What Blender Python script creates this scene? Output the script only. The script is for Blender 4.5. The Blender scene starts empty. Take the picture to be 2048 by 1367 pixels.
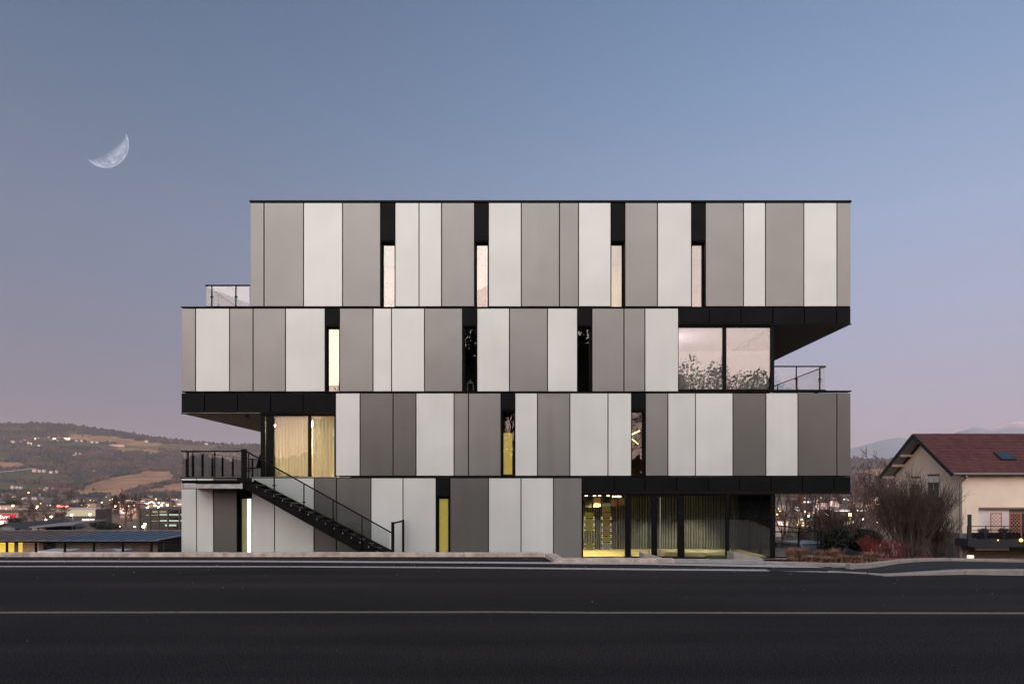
import bpy, math, random
from mathutils import Vector, Matrix
random.seed(7)
SC = bpy.context.scene
COL = SC.collection
R = math.radians

# ------------------------------------------------------------------ camera
F = 1365.33            # focal length in pixels of the 2048 px wide photograph
CX, CY = 1008.0, 977.0 # point straight ahead of the lens
EYE = 1.7
cam_d = bpy.data.cameras.new('camera')
cam = bpy.data.objects.new('camera', cam_d); COL.objects.link(cam)
cam.location = (0, 0, EYE); cam.rotation_euler = (R(90), 0, 0)
cam_d.sensor_width = 36; cam_d.lens = 24
cam_d.shift_x = (1024 - CX) / 2048; cam_d.shift_y = (CY - 683.5) / 2048
cam_d.clip_start = 0.1; cam_d.clip_end = 60000
SC.camera = cam

# ------------------------------------------------------------------ world: dusk sky, sunset behind the camera
W = bpy.data.worlds.new('World'); SC.world = W; W.use_nodes = True
nt = W.node_tree; nt.nodes.clear()
def N(tree, t, **k):
    n = tree.nodes.new(t)
    for a, b in k.items(): setattr(n, a, b)
    return n
def ramp(tree, fac, stops, interp='LINEAR'):
    r = N(tree, 'ShaderNodeValToRGB'); cr = r.color_ramp; cr.interpolation = interp
    while len(cr.elements) < len(stops): cr.elements.new(0.5)
    for e, (p, c) in zip(cr.elements, stops):
        e.position = p; e.color = (c[0], c[1], c[2], 1) if not isinstance(c, (int, float)) else (c, c, c, 1)
    tree.links.new(fac, r.inputs[0]); return r.outputs[0]
def s2l(c): 
    return tuple(((v/255)/12.92 if v/255 <= .04045 else ((v/255+.055)/1.055)**2.4) for v in c)
def math_(tree, op, a, b=None, clamp=False):
    m = N(tree, 'ShaderNodeMath', operation=op, use_clamp=clamp)
    for i, v in enumerate((a, b)):
        if v is None: continue
        if isinstance(v, (int, float)): m.inputs[i].default_value = v
        else: tree.links.new(v, m.inputs[i])
    return m.outputs[0]
def mixc(tree, fac, a, b, mode='MIX'):
    m = N(tree, 'ShaderNodeMix', data_type='RGBA', blend_type=mode)
    for i, v in ((0, fac), (6, a), (7, b)):
        if isinstance(v, (int, float)): m.inputs[i].default_value = v if i == 0 else (v, v, v, 1)
        elif isinstance(v, tuple): m.inputs[i].default_value = (*v[:3], 1)
        else: tree.links.new(v, m.inputs[i])
    return m.outputs[2]
tc = N(nt, 'ShaderNodeTexCoord'); sx = N(nt, 'ShaderNodeSeparateXYZ')
nt.links.new(tc.outputs['Generated'], sx.inputs[0])
front = ramp(nt, sx.outputs[2], [(0.0, s2l((173, 155, 163))), (.05, s2l((170, 155, 166))), (.12, s2l((161, 157, 174))),
    (.22, s2l((153, 159, 184))), (.33, s2l((143, 158, 187))), (.48, s2l((119, 142, 175))), (.60, s2l((102, 126, 160))), (1.0, s2l((84, 106, 140)))])
rear = ramp(nt, sx.outputs[2], [(0.0, (.70, .44, .36)), (.09, (.68, .46, .42)), (.24, (.63, .53, .48)), (.4, (.55, .53, .50)), (.65, (.34, .34, .38)), (1.0, tuple(v/3 for v in s2l((84, 106, 140))))])
REAR = 4.4
rearb = mixc(nt, 1.0, rear, REAR, 'MULTIPLY')
mr = N(nt, 'ShaderNodeMapRange', interpolation_type='SMOOTHSTEP'); nt.links.new(sx.outputs[1], mr.inputs[0])
mr.inputs[1].default_value = 0.15; mr.inputs[2].default_value = -0.75; mr.inputs[3].default_value = 0; mr.inputs[4].default_value = 1
# the sky in view is a little deeper on the left than on the right
mx = N(nt, 'ShaderNodeMapRange', interpolation_type='SMOOTHSTEP'); nt.links.new(sx.outputs[0], mx.inputs[0])
mx.inputs[1].default_value = -0.65; mx.inputs[2].default_value = 0.6; mx.inputs[3].default_value = 0.60; mx.inputs[4].default_value = 1.14
frontb = mixc(nt, 1.0, front, mx.outputs[0], 'MULTIPLY')
skyc = mixc(nt, mr.outputs[0], frontb, rearb)
ns = N(nt, 'ShaderNodeTexSky', sky_type='NISHITA', sun_disc=False)
ns.sun_elevation = R(3); ns.sun_rotation = R(190)
bgA = N(nt, 'ShaderNodeBackground'); nt.links.new(skyc, bgA.inputs[0]); bgA.inputs[1].default_value = 1.08
bgB = N(nt, 'ShaderNodeBackground'); nt.links.new(ns.outputs[0], bgB.inputs[0]); bgB.inputs[1].default_value = 0.002
ad = N(nt, 'ShaderNodeAddShader'); out = N(nt, 'ShaderNodeOutputWorld')
nt.links.new(bgA.outputs[0], ad.inputs[0]); nt.links.new(bgB.outputs[0], ad.inputs[1]); nt.links.new(ad.outputs[0], out.inputs[0])

# afterglow: one very soft warm sun low behind the camera
sd = bpy.data.lights.new('sun', 'SUN'); sd.energy = 0.72; sd.angle = R(45); sd.color = (1, .90, .80)
sun = bpy.data.objects.new('sun', sd); COL.objects.link(sun)
sun.rotation_euler = Vector((math.sin(R(14)), math.cos(R(14)), -math.tan(R(36)))).to_track_quat('-Z', 'Y').to_euler()

vs = SC.view_settings; vs.view_transform = 'Standard'; vs.look = 'None'; vs.exposure = 0; vs.gamma = 1; vs.use_curve_mapping = False
cy = SC.cycles
cy.max_bounces = 7; cy.diffuse_bounces = 3; cy.glossy_bounces = 4; cy.transmission_bounces = 4; cy.transparent_max_bounces = 48
cy.volume_bounces = 0; cy.caustics_reflective = False; cy.caustics_refractive = False
cy.use_denoising = True; cy.sample_clamp_indirect = 4

# ------------------------------------------------------------------ helpers
def P(px, py, D): return Vector(((px-CX)/F*D, D, EYE-(py-CY)/F*D))
def G(px, py, z=0.0):
    D = (EYE-z)*F/(py-CY); return Vector(((px-CX)/F*D, D, z))
FD = 26.0
def X(px, D=FD): return (px-CX)/F*D
def Z(py, D=FD): return EYE-(py-CY)/F*D

MATS = {}
def mat(name, col=(.5, .5, .5), rough=.6, metal=0.0, noise=0.0, nscale=3.0, bump=0.0, bscale=40.0, emit=None, estr=0.0, spec=.5, col2=None, stretch=None):
    m = bpy.data.materials.new(name); m.use_nodes = True; t = m.node_tree
    b = t.nodes['Principled BSDF']
    b.inputs['Base Color'].default_value = (*col, 1); b.inputs['Roughness'].default_value = rough
    b.inputs['Metallic'].default_value = metal; b.inputs['Specular IOR Level'].default_value = spec
    geo = N(t, 'ShaderNodeNewGeometry'); vec = geo.outputs['Position']
    if stretch:
        mp = N(t, 'ShaderNodeMapping'); t.links.new(vec, mp.inputs[0]); mp.inputs['Scale'].default_value = stretch; vec = mp.outputs[0]
    if noise or col2:
        tx = N(t, 'ShaderNodeTexNoise'); t.links.new(vec, tx.inputs['Vector']); tx.inputs['Scale'].default_value = nscale; tx.inputs['Detail'].default_value = 5
        c2 = col2 or tuple(v*(1-noise) for v in col); c1 = col if col2 else tuple(v*(1+noise) for v in col)
        o = ramp(t, tx.outputs[0], [(.32, c2), (.68, c1)]); t.links.new(o, b.inputs['Base Color'])
    if bump:
        t2 = N(t, 'ShaderNodeTexNoise'); t.links.new(vec, t2.inputs['Vector']); t2.inputs['Scale'].default_value = bscale; t2.inputs['Detail'].default_value = 3
        bp = N(t, 'ShaderNodeBump'); bp.inputs['Strength'].default_value = 1; bp.inputs['Distance'].default_value = bump
        t.links.new(t2.outputs[0], bp.inputs['Height']); t.links.new(bp.outputs[0], b.inputs['Normal'])
    if emit:
        b.inputs['Emission Color'].default_value = (*emit, 1); b.inputs['Emission Strength'].default_value = estr
    MATS[name] = m; return m
def glass(name, tint=(.9, .92, .92), base=.12, rough=0.0, ior=1.5):
    m = bpy.data.materials.new(name); m.use_nodes = True; t = m.node_tree; t.nodes.clear()
    o = N(t, 'ShaderNodeOutputMaterial'); mx_ = N(t, 'ShaderNodeMixShader')
    tr = N(t, 'ShaderNodeBsdfTransparent'); tr.inputs[0].default_value = (*tint, 1)
    gl = N(t, 'ShaderNodeBsdfGlossy'); gl.inputs['Roughness'].default_value = rough
    fr = N(t, 'ShaderNodeFresnel'); fr.inputs[0].default_value = max(ior, 1.01)
    f = math_(t, 'ADD', math_(t, 'MULTIPLY', fr.outputs[0], 1.0 if ior > 1.4 else 0.0), base, True)
    t.links.new(f, mx_.inputs[0]); t.links.new(tr.outputs[0], mx_.inputs[1]); t.links.new(gl.outputs[0], mx_.inputs[2]); t.links.new(mx_.outputs[0], o.inputs[0])
    # slight waviness of float glass
    geo = N(t, 'ShaderNodeNewGeometry'); tx = N(t, 'ShaderNodeTexNoise'); t.links.new(geo.outputs['Position'], tx.inputs['Vector']); tx.inputs['Scale'].default_value = .9
    bp = N(t, 'ShaderNodeBump'); bp.inputs['Distance'].default_value = .0022; bp.inputs['Strength'].default_value = .6
    t.links.new(tx.outputs[0], bp.inputs['Height']); t.links.new(bp.outputs[0], gl.inputs['Normal'])
    MATS[name] = m; return m

ORIG = {}
class MB:
    def __init__(s): s.v = []; s.f = []; s.cols = None
    def face(s, pts):
        n = len(s.v); s.v += [tuple(p) for p in pts]; s.f.append(tuple(range(n, n+len(pts)))); return s
    def box(s, x0, x1, y0, y1, z0, z1):
        n = len(s.v)
        s.v += [(x0,y0,z0),(x1,y0,z0),(x1,y1,z0),(x0,y1,z0),(x0,y0,z1),(x1,y0,z1),(x1,y1,z1),(x0,y1,z1)]
        s.f += [tuple(n+i for i in q) for q in ((0,3,2,1),(4,5,6,7),(0,1,5,4),(1,2,6,5),(2,3,7,6),(3,0,4,7))]; return s
    def beam(s, a, b, w, h, up=(0, 0, 1)):
        a = Vector(a); b = Vector(b); d = (b-a).normalized(); u = Vector(up)
        sd_ = d.cross(u)
        if sd_.length < 1e-4: sd_ = Vector((1, 0, 0))
        sd_.normalize(); u = sd_.cross(d).normalized(); sd_ *= w/2; u *= h/2; n = len(s.v)
        for p in (a, b):
            for q in (-sd_-u, sd_-u, sd_+u, -sd_+u): s.v.append(tuple(p+q))
        s.f += [tuple(n+i for i in q) for q in ((0,1,2,3),(7,6,5,4),(0,4,5,1),(1,5,6,2),(2,6,7,3),(3,7,4,0))]; return s
    def tube(s, pts, rads, k=6, cap=True):
        n0 = len(s.v); pts = [Vector(p) for p in pts]
        for i, p in enumerate(pts):
            d = (pts[min(i+1, len(pts)-1)]-pts[max(i-1, 0)]).normalized()
            a = d.orthogonal().normalized(); b = d.cross(a)
            for j in range(k):
                t = 2*math.pi*j/k; s.v.append(tuple(p+(a*math.cos(t)+b*math.sin(t))*rads[i]))
        for i in range(len(pts)-1):
            for j in range(k):
                s.f.append((n0+i*k+j, n0+i*k+(j+1) % k, n0+(i+1)*k+(j+1) % k, n0+(i+1)*k+j))
        if cap: s.f.append(tuple(n0+j for j in range(k))[::-1]); s.f.append(tuple(n0+(len(pts)-1)*k+j for j in range(k)))
        return s
    def prism(s, poly, ax, a, b):   # poly of 2-D points, extruded along axis ax from a to b
        n = len(s.v); m = len(poly)
        for c in (a, b):
            for (u, w) in poly: s.v.append({0: (c, u, w), 1: (u, c, w), 2: (u, w, c)}[ax])
        s.f.append(tuple(range(n, n+m))); s.f.append(tuple(range(n+2*m-1, n+m-1, -1)))
        for i in range(m): s.f.append((n+i, n+m+i, n+m+(i+1) % m, n+(i+1) % m)[::-1])
        return s
    def ball(s, c, r, sz=1.0, k=6, m=4, jit=0.0, rnd=random):
        n = len(s.v); c = Vector(c)
        s.v.append(tuple(c+Vector((0, 0, -r*sz))))
        for i in range(1, m):
            ph = -math.pi/2+math.pi*i/m
            for j in range(k):
                t = 2*math.pi*j/k; q = 1+rnd.uniform(-jit, jit)
                s.v.append(tuple(c+Vector((r*math.cos(ph)*math.cos(t)*q, r*math.cos(ph)*math.sin(t)*q, r*math.sin(ph)*sz*q))))
        s.v.append(tuple(c+Vector((0, 0, r*sz)))); top = len(s.v)-1
        for j in range(k): s.f.append((n, n+1+(j+1) % k, n+1+j))
        for i in range(m-2):
            for j in range(k):
                a = n+1+i*k; s.f.append((a+j, a+(j+1) % k, a+k+(j+1) % k, a+k+j))
        a = n+1+(m-2)*k
        for j in range(k): s.f.append((a+j, a+(j+1) % k, top))
        return s
    def build(s, name, m, parent=None, origin=None, smooth=False):
        o0 = Vector(origin) if origin is not None else (ORIG[parent.name] if parent is not None else Vector((0, 0, 0)))
        me = bpy.data.meshes.new(name); me.from_pydata([(v[0]-o0.x, v[1]-o0.y, v[2]-o0.z) for v in s.v], [], s.f)
        me.materials.append(m); me.update()
        if smooth:
            for p in me.polygons: p.use_smooth = True
        o = bpy.data.objects.new(name, me); COL.objects.link(o)
        if parent is not None: o.parent = parent
        else: o.location = o0
        ORIG[o.name] = o0; return o
def tag(o, label=None, cat=None, group=None, kind=None):
    if label: o['label'] = label
    if cat: o['category'] = cat
    if group: o['group'] = group
    if kind: o['kind'] = kind
    return o
def empty(name, loc, label, cat, group=None):
    o = bpy.data.objects.new(name, None); COL.objects.link(o); o.location = loc; o.empty_display_size = .1
    ORIG[o.name] = Vector(loc); return tag(o, label, cat, group)
def children(o): return [c for c in bpy.data.objects if c.parent == o]
def copy_tree(o, loc=None, scale=None, rz=None, label=None, kids=None):
    c = o.copy(); COL.objects.link(c)
    if loc is not None: c.location = loc
    if scale is not None: c.scale = scale
    if rz is not None: c.rotation_euler = (0, 0, rz)
    if label: c['label'] = label
    for ch in (kids if kids is not None else children(o)):
        d = ch.copy(); COL.objects.link(d); d.parent = c
        for g in children(ch):
            e = g.copy(); COL.objects.link(e); e.parent = d
    return c

# ------------------------------------------------------------------ materials
def panel_mat(name, col, metal, rough, spec=.5):
    m = mat(name, col, rough, metal, spec=spec)
    t = m.node_tree; b = t.nodes['Principled BSDF']; geo = N(t, 'ShaderNodeNewGeometry')
    oi = N(t, 'ShaderNodeObjectInfo')
    tx = N(t, 'ShaderNodeTexNoise'); tx.noise_dimensions = '4D'; t.links.new(geo.outputs['Position'], tx.inputs['Vector'])
    t.links.new(math_(t, 'MULTIPLY', oi.outputs['Random'], 40), tx.inputs['W'])
    tx.inputs['Scale'].default_value = .55; tx.inputs['Detail'].default_value = 2
    # faint rain streaks and dust: stretched noise
    mp = N(t, 'ShaderNodeMapping'); t.links.new(geo.outputs['Position'], mp.inputs[0]); mp.inputs['Scale'].default_value = (3.2, 1, .22)
    st = N(t, 'ShaderNodeTexNoise'); t.links.new(mp.outputs[0], st.inputs['Vector']); st.inputs['Scale'].default_value = 1.0; st.inputs['Detail'].default_value = 6
    a = ramp(t, tx.outputs[0], [(.3, tuple(v*.93 for v in col)), (.7, tuple(min(1, v*1.05) for v in col))])
    sfac = ramp(t, st.outputs[0], [(.35, .975), (.6, 1.0)])
    rv = math_(t, 'ADD', math_(t, 'MULTIPLY', oi.outputs['Random'], .07), .965)
    c = mixc(t, 1.0, mixc(t, 1.0, a, sfac, 'MULTIPLY'), rv, 'MULTIPLY'); t.links.new(c, b.inputs['Base Color'])
    # oil-canning of the thin sheet
    tb = N(t, 'ShaderNodeTexNoise'); tb.noise_dimensions = '4D'; t.links.new(geo.outputs['Position'], tb.inputs['Vector']); tb.inputs['Scale'].default_value = .8
    t.links.new(math_(t, 'MULTIPLY', oi.outputs['Random'], 60), tb.inputs['W'])
    bp = N(t, 'ShaderNodeBump'); bp.inputs['Distance'].default_value = .016; bp.inputs['Strength'].default_value = 1
    t.links.new(tb.outputs[0], bp.inputs['Height']); t.links.new(bp.outputs[0], b.inputs['Normal'])
    rr = N(t, 'ShaderNodeMapRange'); t.links.new(st.outputs[0], rr.inputs[0]); rr.inputs[3].default_value = rough-.05; rr.inputs[4].default_value = rough+.08
    t.links.new(rr.outputs[0], b.inputs['Roughness'])
    return m
LIGHTP = panel_mat('light_grey_panel', (.540, .562, .552), .2, .42)
MIDP = panel_mat('warm_grey_panel', (.206, .206, .202), .5, .36)
SHADEP = panel_mat('shaded_grey_panel', (.116, .115, .111), .5, .36)  # warm grey copy with lower-storey and under-landing shade put into its colour
PM = {'L': LIGHTP, 'm': MIDP, 'd': SHADEP}
BLACK = mat('black_metal', (.005, .005, .0055), .45, 0.0, noise=.3, nscale=6, spec=.06)
FASC = mat('black_cladding', (.0058, .0062, .007), .48, 0, noise=.25, nscale=1.5, spec=.05)
CORE = mat('black_membrane', (.008, .007, .007), .8, noise=.3, nscale=4, spec=.1)
SOFF = mat('soffit_boards', (.80, .76, .71), .55, noise=.2, nscale=8, stretch=(.4, 6, 1))
GALV = mat('galvanised_steel', (.33, .33, .34), .45, .7, noise=.25, nscale=5)
GLASS = glass('window_glass', (.82, .84, .84), .15)
GLASSD = glass('storefront_glass', (.80, .82, .78), .035)
GLASSM = glass('dim_window_glass', (.8, .84, .82), .07)
GLASSC = glass('corner_glass', (.90, .91, .88), .035)
GLASSR = glass('railing_glass', (.90, .92, .92), .045, ior=1.08)
ASPH = mat('asphalt', (.0105, .0098, .0104), .9, bump=.005, bscale=110, spec=.14)
_t = ASPH.node_tree; _b = _t.nodes['Principled BSDF']; _g = N(_t, 'ShaderNodeNewGeometry')
def _nz(scale, det, sc=None):
    v = _g.outputs['Position']
    if sc: mp = N(_t, 'ShaderNodeMapping'); _t.links.new(v, mp.inputs[0]); mp.inputs['Scale'].default_value = sc; v = mp.outputs[0]
    n_ = N(_t, 'ShaderNodeTexNoise'); _t.links.new(v, n_.inputs['Vector']); n_.inputs['Scale'].default_value = scale; n_.inputs['Detail'].default_value = det; return n_.outputs[0]
_big = ramp(_t, _nz(.35, 4, (.35, 1.6, 1)), [(.35, .72), (.65, 1.35)]); _agg = ramp(_t, _nz(55, 2), [(.40, .5), (.55, 1.0), (.68, 3.6)]); _trk = ramp(_t, _nz(1.0, 3, (.04, 1.3, 1)), [(.4, .85), (.62, 1.25)])
_t.links.new(mixc(_t, 1.0, mixc(_t, 1.0, mixc(_t, 1.0, (.0132, .0116, .0114), _big, 'MULTIPLY'), _agg, 'MULTIPLY'), _trk, 'MULTIPLY'), _b.inputs['Base Color'])
ASPH2 = mat('pavement_asphalt', (.022, .0215, .025), .9, noise=.2, nscale=3, bump=.003, bscale=150, spec=.25)
KERB = mat('kerb_concrete', (.44, .36, .31), .85, noise=.3, nscale=5, bump=.004, bscale=60)
CONC = mat('pale_concrete', (.27, .24, .225), .85, noise=.15, nscale=4, bump=.003, bscale=50)
PAVE = mat('entrance_paving', (.30, .27, .24), .8, noise=.2, nscale=4)
def paint(name, col):
    m = mat(name, col, .7); t = m.node_tree; b = t.nodes['Principled BSDF']
    geo = N(t, 'ShaderNodeNewGeometry'); tx = N(t, 'ShaderNodeTexNoise'); t.links.new(geo.outputs['Position'], tx.inputs['Vector'])
    tx.inputs['Scale'].default_value = 11; tx.inputs['Detail'].default_value = 8; tx.inputs['Roughness'].default_value = .75
    o = ramp(t, tx.outputs[0], [(.36, tuple(v*.35 for v in col)), (.47, col), (.8, tuple(v*1.15 for v in col))])
    t.links.new(o, b.inputs['Base Color']); return m
LINE = paint('worn_white_paint', (.40, .375, .365)); LINE2 = paint('old_centre_paint', (.15, .13, .085))
WOOD = mat('bare_bark', (.070, .040, .032), .9, noise=.4, nscale=3)
WOODP = mat('reddish_bark', (.120, .060, .046), .9, noise=.4, nscale=3)
SOIL = mat('soil_and_mulch', (.05, .035, .025), .95, noise=.5, nscale=3, bump=.03, bscale=9)

# ------------------------------------------------------------------ ground
def lerp(a, b, t): return a+(b-a)*t
def interp(tab, x):
    if x <= tab[0][0]: return tab[0][1]
    for (a, va), (b, vb) in zip(tab, tab[1:]):
        if x <= b: return lerp(va, vb, (x-a)/(b-a))
    return tab[-1][1]
ZG = [(-40, 1.5), (-14, .4), (-9, -.02), (15.5, -.02), (17.3, -.25), (26, -1.05), (40, -2.6), (54, -4.0), (60, -4.7), (100, -8.5), (400, -25), (2100, -25), (60000, -25)]
def ground_z(x, y): return interp(ZG, y)
g = MB(); NA = 144
rings = [0, 3, 6, 9, 12, 15.5, 17.3, 21, 26, 32, 40, 47, 54, 60, 80, 100, 140, 200, 280, 400, 700, 1200, 2100, 4000, 8000, 14000]
idx = {}
for i, r in enumerate(rings):
    for j in range(1 if i == 0 else NA):
        a = 2*math.pi*j/NA; x, y = r*math.sin(a), r*math.cos(a)
        idx[i, j] = len(g.v); g.v.append((x, y, ground_z(x, y)))
for i in range(1, len(rings)):
    for j in range(NA):
        j2 = (j+1) % NA
        if i == 1: g.f.append((idx[0, 0], idx[1, j2], idx[1, j]))
        else: g.f.append((idx[i-1, j], idx[i-1, j2], idx[i, j2], idx[i, j]))
GRND = mat('rough_grass_and_soil', (.06, .045, .028), .95, noise=.1, nscale=.02, col2=(.11, .062, .042), bump=.03, bscale=2)
# subdivide near ground along rows: rebuild as strips so the slope follows y exactly
g = MB(); ys = [-9000, -2000, -400, -100, -40, -14, -9, 0, 8, 15.5, 17.3, 20, 23, 26, 30, 35, 40, 47, 54, 60, 80, 100, 150, 250, 400, 700, 1200, 2100, 3500, 6000, 14000]
us = [-2.2, -1.6, -1.2, -.9, -.7, -.5, -.3, -.1, .1, .3, .5, .7, .9, 1.2, 1.6, 2.2]
for y in ys:
    w = max(abs(y), 40)*1.0
    for u in us: g.v.append((u*w*(1.6 if y < 100 else 1), y, ground_z(0, y)))
n = len(us)
for i in range(len(ys)-1):
    for j in range(n-1): g.f.append((i*n+j, i*n+j+1, (i+1)*n+j+1, (i+1)*n+j))
tag(g.build('ground', GRND), kind='structure')

# road: z = 0, far edge follows the kerb lines
def sheet(name, pts, m, z=None, kind='structure'):
    o = MB().face([(p[0], p[1], p[2] if z is None else z) for p in pts]).build(name, m)
    if kind: o['kind'] = kind
    return o
x_left = -60
road_far = [(-60, 17.06), (X(1088, 17.06), 17.06), (X(1106, 15.75), 15.75), (X(1350, 15.7), 15.7), (X(1530, 15.3), 15.3), (X(1660, 14.9), 14.9), (X(1735, 14.55), 14.55), (60, 14.55)]
rp = [(-60, -9, 0), (60, -9, 0)] + [(p[0], p[1], 0) for p in reversed(road_far)]
b = MB()
prev = None
for (x, y) in road_far:
    b.v.append((x, -9, 0)); b.v.append((x, y, 0))
for i in range(len(road_far)-1): b.f.append((2*i, 2*i+2, 2*i+3, 2*i+1))
tag(b.build('road', ASPH), kind='structure')

def strip(name, top, bot, m, z=.004, sub=1, kind='structure'):
    """painted line between two image-space polylines laid on the road"""
    b = MB()
    def samp(t):
        pts = []
        for (a, ya), (c, yc) in zip(t, t[1:]):
            n_ = max(1, int((c-a)/60))
            for i in range(n_): pts.append((lerp(a, c, i/n_), lerp(ya, yc, i/n_)))
        pts.append(t[-1]); return pts
    T, B = samp(top), samp(bot)
    for (a, ya), (c, yc) in zip(T, B):
        j = random.uniform(-.12, .12); b.v.append(tuple(G(a, ya+j, z))); b.v.append(tuple(G(c, yc+j, z)))
    for i in range(len(T)-1): b.f.append((2*i, 2*i+1, 2*i+3, 2*i+2))
    o = b.build(name, m); o['kind'] = kind; return o
strip('parking_line', [(-500, 1120.6), (500, 1120.0), (1000, 1122.5), (1280, 1124.6), (1560, 1128.8), (1630, 1132.2)],
      [(-500, 1123.2), (500, 1123.0), (1000, 1126.0), (1280, 1128.1), (1560, 1133.6), (1652, 1134.4)], LINE)
strip('road_edge_line', [(-500, 1130.4), (600, 1131.2), (1000, 1133.3), (1280, 1136), (1560, 1138), (1740, 1142.5)],
      [(-500, 1132.5), (600, 1133.4), (1000, 1136.1), (1280, 1139.2), (1560, 1141.4), (1740, 1146)], LINE)
strip('centre_line', [(-500, 1222.6), (1000, 1221.2), (1200, 1222.6), (2600, 1224)], [(-500, 1226.4), (1000, 1224.4), (1200, 1226), (2600, 1227.8)], LINE2)

r = random.Random(31); b = MB()
for _ in range(420):
    y = 16.9-abs(r.gauss(0, 1.3)) if r.random() < .6 else r.uniform(3, 16); x = r.uniform(-17, 13); q_ = r.uniform(.004, .013)*(1 if y > 10 else .5)
    if y > 15.4 and x > 1: y = 15.4-r.random()
    b.ball((x, y, q_*.6), q_, sz=.7, k=5, m=3, jit=.3, rnd=r)
tag(b.build('grit', mat('pale_grit', (.22, .19, .17), .9, noise=.4, nscale=9)), 'loose pale grit scattered on the asphalt, thickest along the kerb', 'grit', kind='stuff')
# kerbs -------------------------------------------------------------
def kerb_run(pts, w, z0, z1, m, label, name='kerb', seg=1.0, cat='kerb', piece='kerb_stone', taper=None):
    """a run of kerb stones along a ground polyline; each stone is a part"""
    root = empty(name, (pts[0][0], pts[0][1], z0), label, cat)
    P2 = [Vector((p[0], p[1], 0)) for p in pts]
    n_ = 0
    for a, c in zip(P2, P2[1:]):
        L = (c-a).length; k = max(1, round(L/seg)); d = (c-a)/k; nrm = Vector((-d.y, d.x, 0)).normalized()*w
        for i in range(k):
            p = a+d*i+d.normalized()*.006; q = a+d*(i+1)-d.normalized()*.006; jz = random.uniform(-.004, .004)
            b = MB(); bev = .015
            for e in (p, q):
                zz1 = z1 if taper is None else interp(taper, e.x)
                sec = [(0, z0), (0, zz1-bev+jz), (bev/w, zz1+jz), (1, zz1+jz), (1, z0)]
                for (s_, z_) in sec: b.v.append(tuple(e+nrm*s_+Vector((0, 0, z_))))
            for j in range(5): b.f.append((j, (j+1) % 5, 5+(j+1) % 5, 5+j))
            b.f.append((4, 3, 2, 1, 0)); b.f.append((5, 6, 7, 8, 9))
            b.build(piece, m, root); n_ += 1
    return root
kerb_run([(-42, 17.06), (X(1088, 17.06), 17.06)], .25, -.3, .10, KERB, 'long pinkish concrete kerb in front of the left end of the building')
kerb_run([(X(1090, 17.0), 17.0), (X(1107, 15.76), 15.76), (X(1350, 15.7), 15.7)], .25, -.3, .09, KERB, 'lower pinkish kerb stepping forward in front of the glazed entrance')
kerb_run([(X(1530, 15.35), 15.35), (X(1660, 14.95), 14.95), (X(1725, 14.8), 14.8)], .16, -.3, .07, CONC, 'pale low kerb edging the bed of dry grasses', seg=.9)
# front kerb of the side pavement and its back kerb
fk = [G(1655, 1143, .0), G(1735, 1144.5, .03), G(1770, 1142.5, .09), G(1830, 1139, .11), G(1930, 1136.5, .12), G(2048, 1138, .12), G(2600, 1144, .12)]
kerb_run([(p.x, p.y) for p in fk], .18, -.2, .11, CONC, 'pale front kerb of the raised asphalt pavement at the right', seg=1.0, taper=[(6.4, .02), (7.6, .03), (9.4, .10), (11, .12), (60, .12)])
bk = [G(1700, 1132, .1), G(1745, 1128.5, .12), G(1800, 1121, .13), G(1832, 1118, .14), G(1900, 1117, .14), G(2048, 1120, .14), G(2600, 1130, .14)]
kerb_run([(p.x, p.y) for p in bk], .13, -.6, .15, CONC, 'curving back kerb between the side pavement and the shrub bank', seg=1.0)
b = MB()
fpoly = [G(1655, 1140, .02), G(1735, 1141.5, .06)]+[p+Vector((0, .17, 0)) for p in fk[2:]]
bpoly = [G(1655, 1136, .02), G(1735, 1131, .06)]+[p for p in bk[2:]]
m_ = min(len(fpoly), len(bpoly))
fx = [(p.x, p.y) for p in fpoly]; bx_ = [(p.x, p.y) for p in bpoly]
for x in [5.5+i*.5 for i in range(0, 30)]:
    y0, y1 = interp(fx, x), interp(bx_, x); zz = interp([(5.5, .006), (8, .06), (9.5, .095), (30, .1)], x)
    b.v.append((x, y0, zz)); b.v.append((x, max(y1, y0+.02), zz))
for i in range(29): b.f.append((2*i, 2*i+2, 2*i+3, 2*i+1))
tag(b.build('pavement', ASPH2), kind='structure')
# small island kerb tongue
b = MB(); pts = []
for t in range(14):
    a = 2*math.pi*t/14; pts.append((X(1705, 14.75)+.45*math.cos(a), 14.72+.13*math.sin(a)))
b.prism(pts, 2, -.05, .065); tag(b.build('island_kerb', CONC), 'small rounded concrete kerb tongue at the end of the grass bed', 'kerb')
# entrance paving between kerb and storefront
b = MB()
for i in range(11):
    y = lerp(15.95, 25.95, i/10); z = lerp(.06, -.95, i/10)
    b.v.append((X(1100, 15.9), y, z)); b.v.append((13.0, y, z))
b.face([(X(1330, 15.7), 15.69, .003), (X(1530, 15.7), 15.4, .003), (X(1530, 15.7), 15.95, .06), (X(1330, 15.7), 15.95, .06)])
for i in range(10): b.f.append((2*i, 2*i+1, 2*i+3, 2*i+2))
tag(b.build('entrance_paving', PAVE), kind='structure')
# low sloped walls flanking the entrance steps
def wedge(x0, x1, zt0, zt1, y0, y1, zb, label):
    b = MB(); n = len(b.v)
    b.prism([(x0, zb), (x1, zb), (x1, zt1), (x0, zt0)], 1, y0, y1)
    tag(b.build('low_wall', CONC), label, 'low wall')
wedge(X(1287, 16.2), X(1330, 16.2), Z(1106, 16.2), Z(1117, 16.2), 16.2, 16.7, -.2, 'small pale concrete wedge wall in front of the glazed doors')
wedge(X(1468, 16.0), X(1529, 16.0), Z(1104.5, 16.0), Z(1116.5, 16.0), 16.0, 16.5, -.2, 'larger pale concrete wedge wall near the glazed corner')

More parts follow.
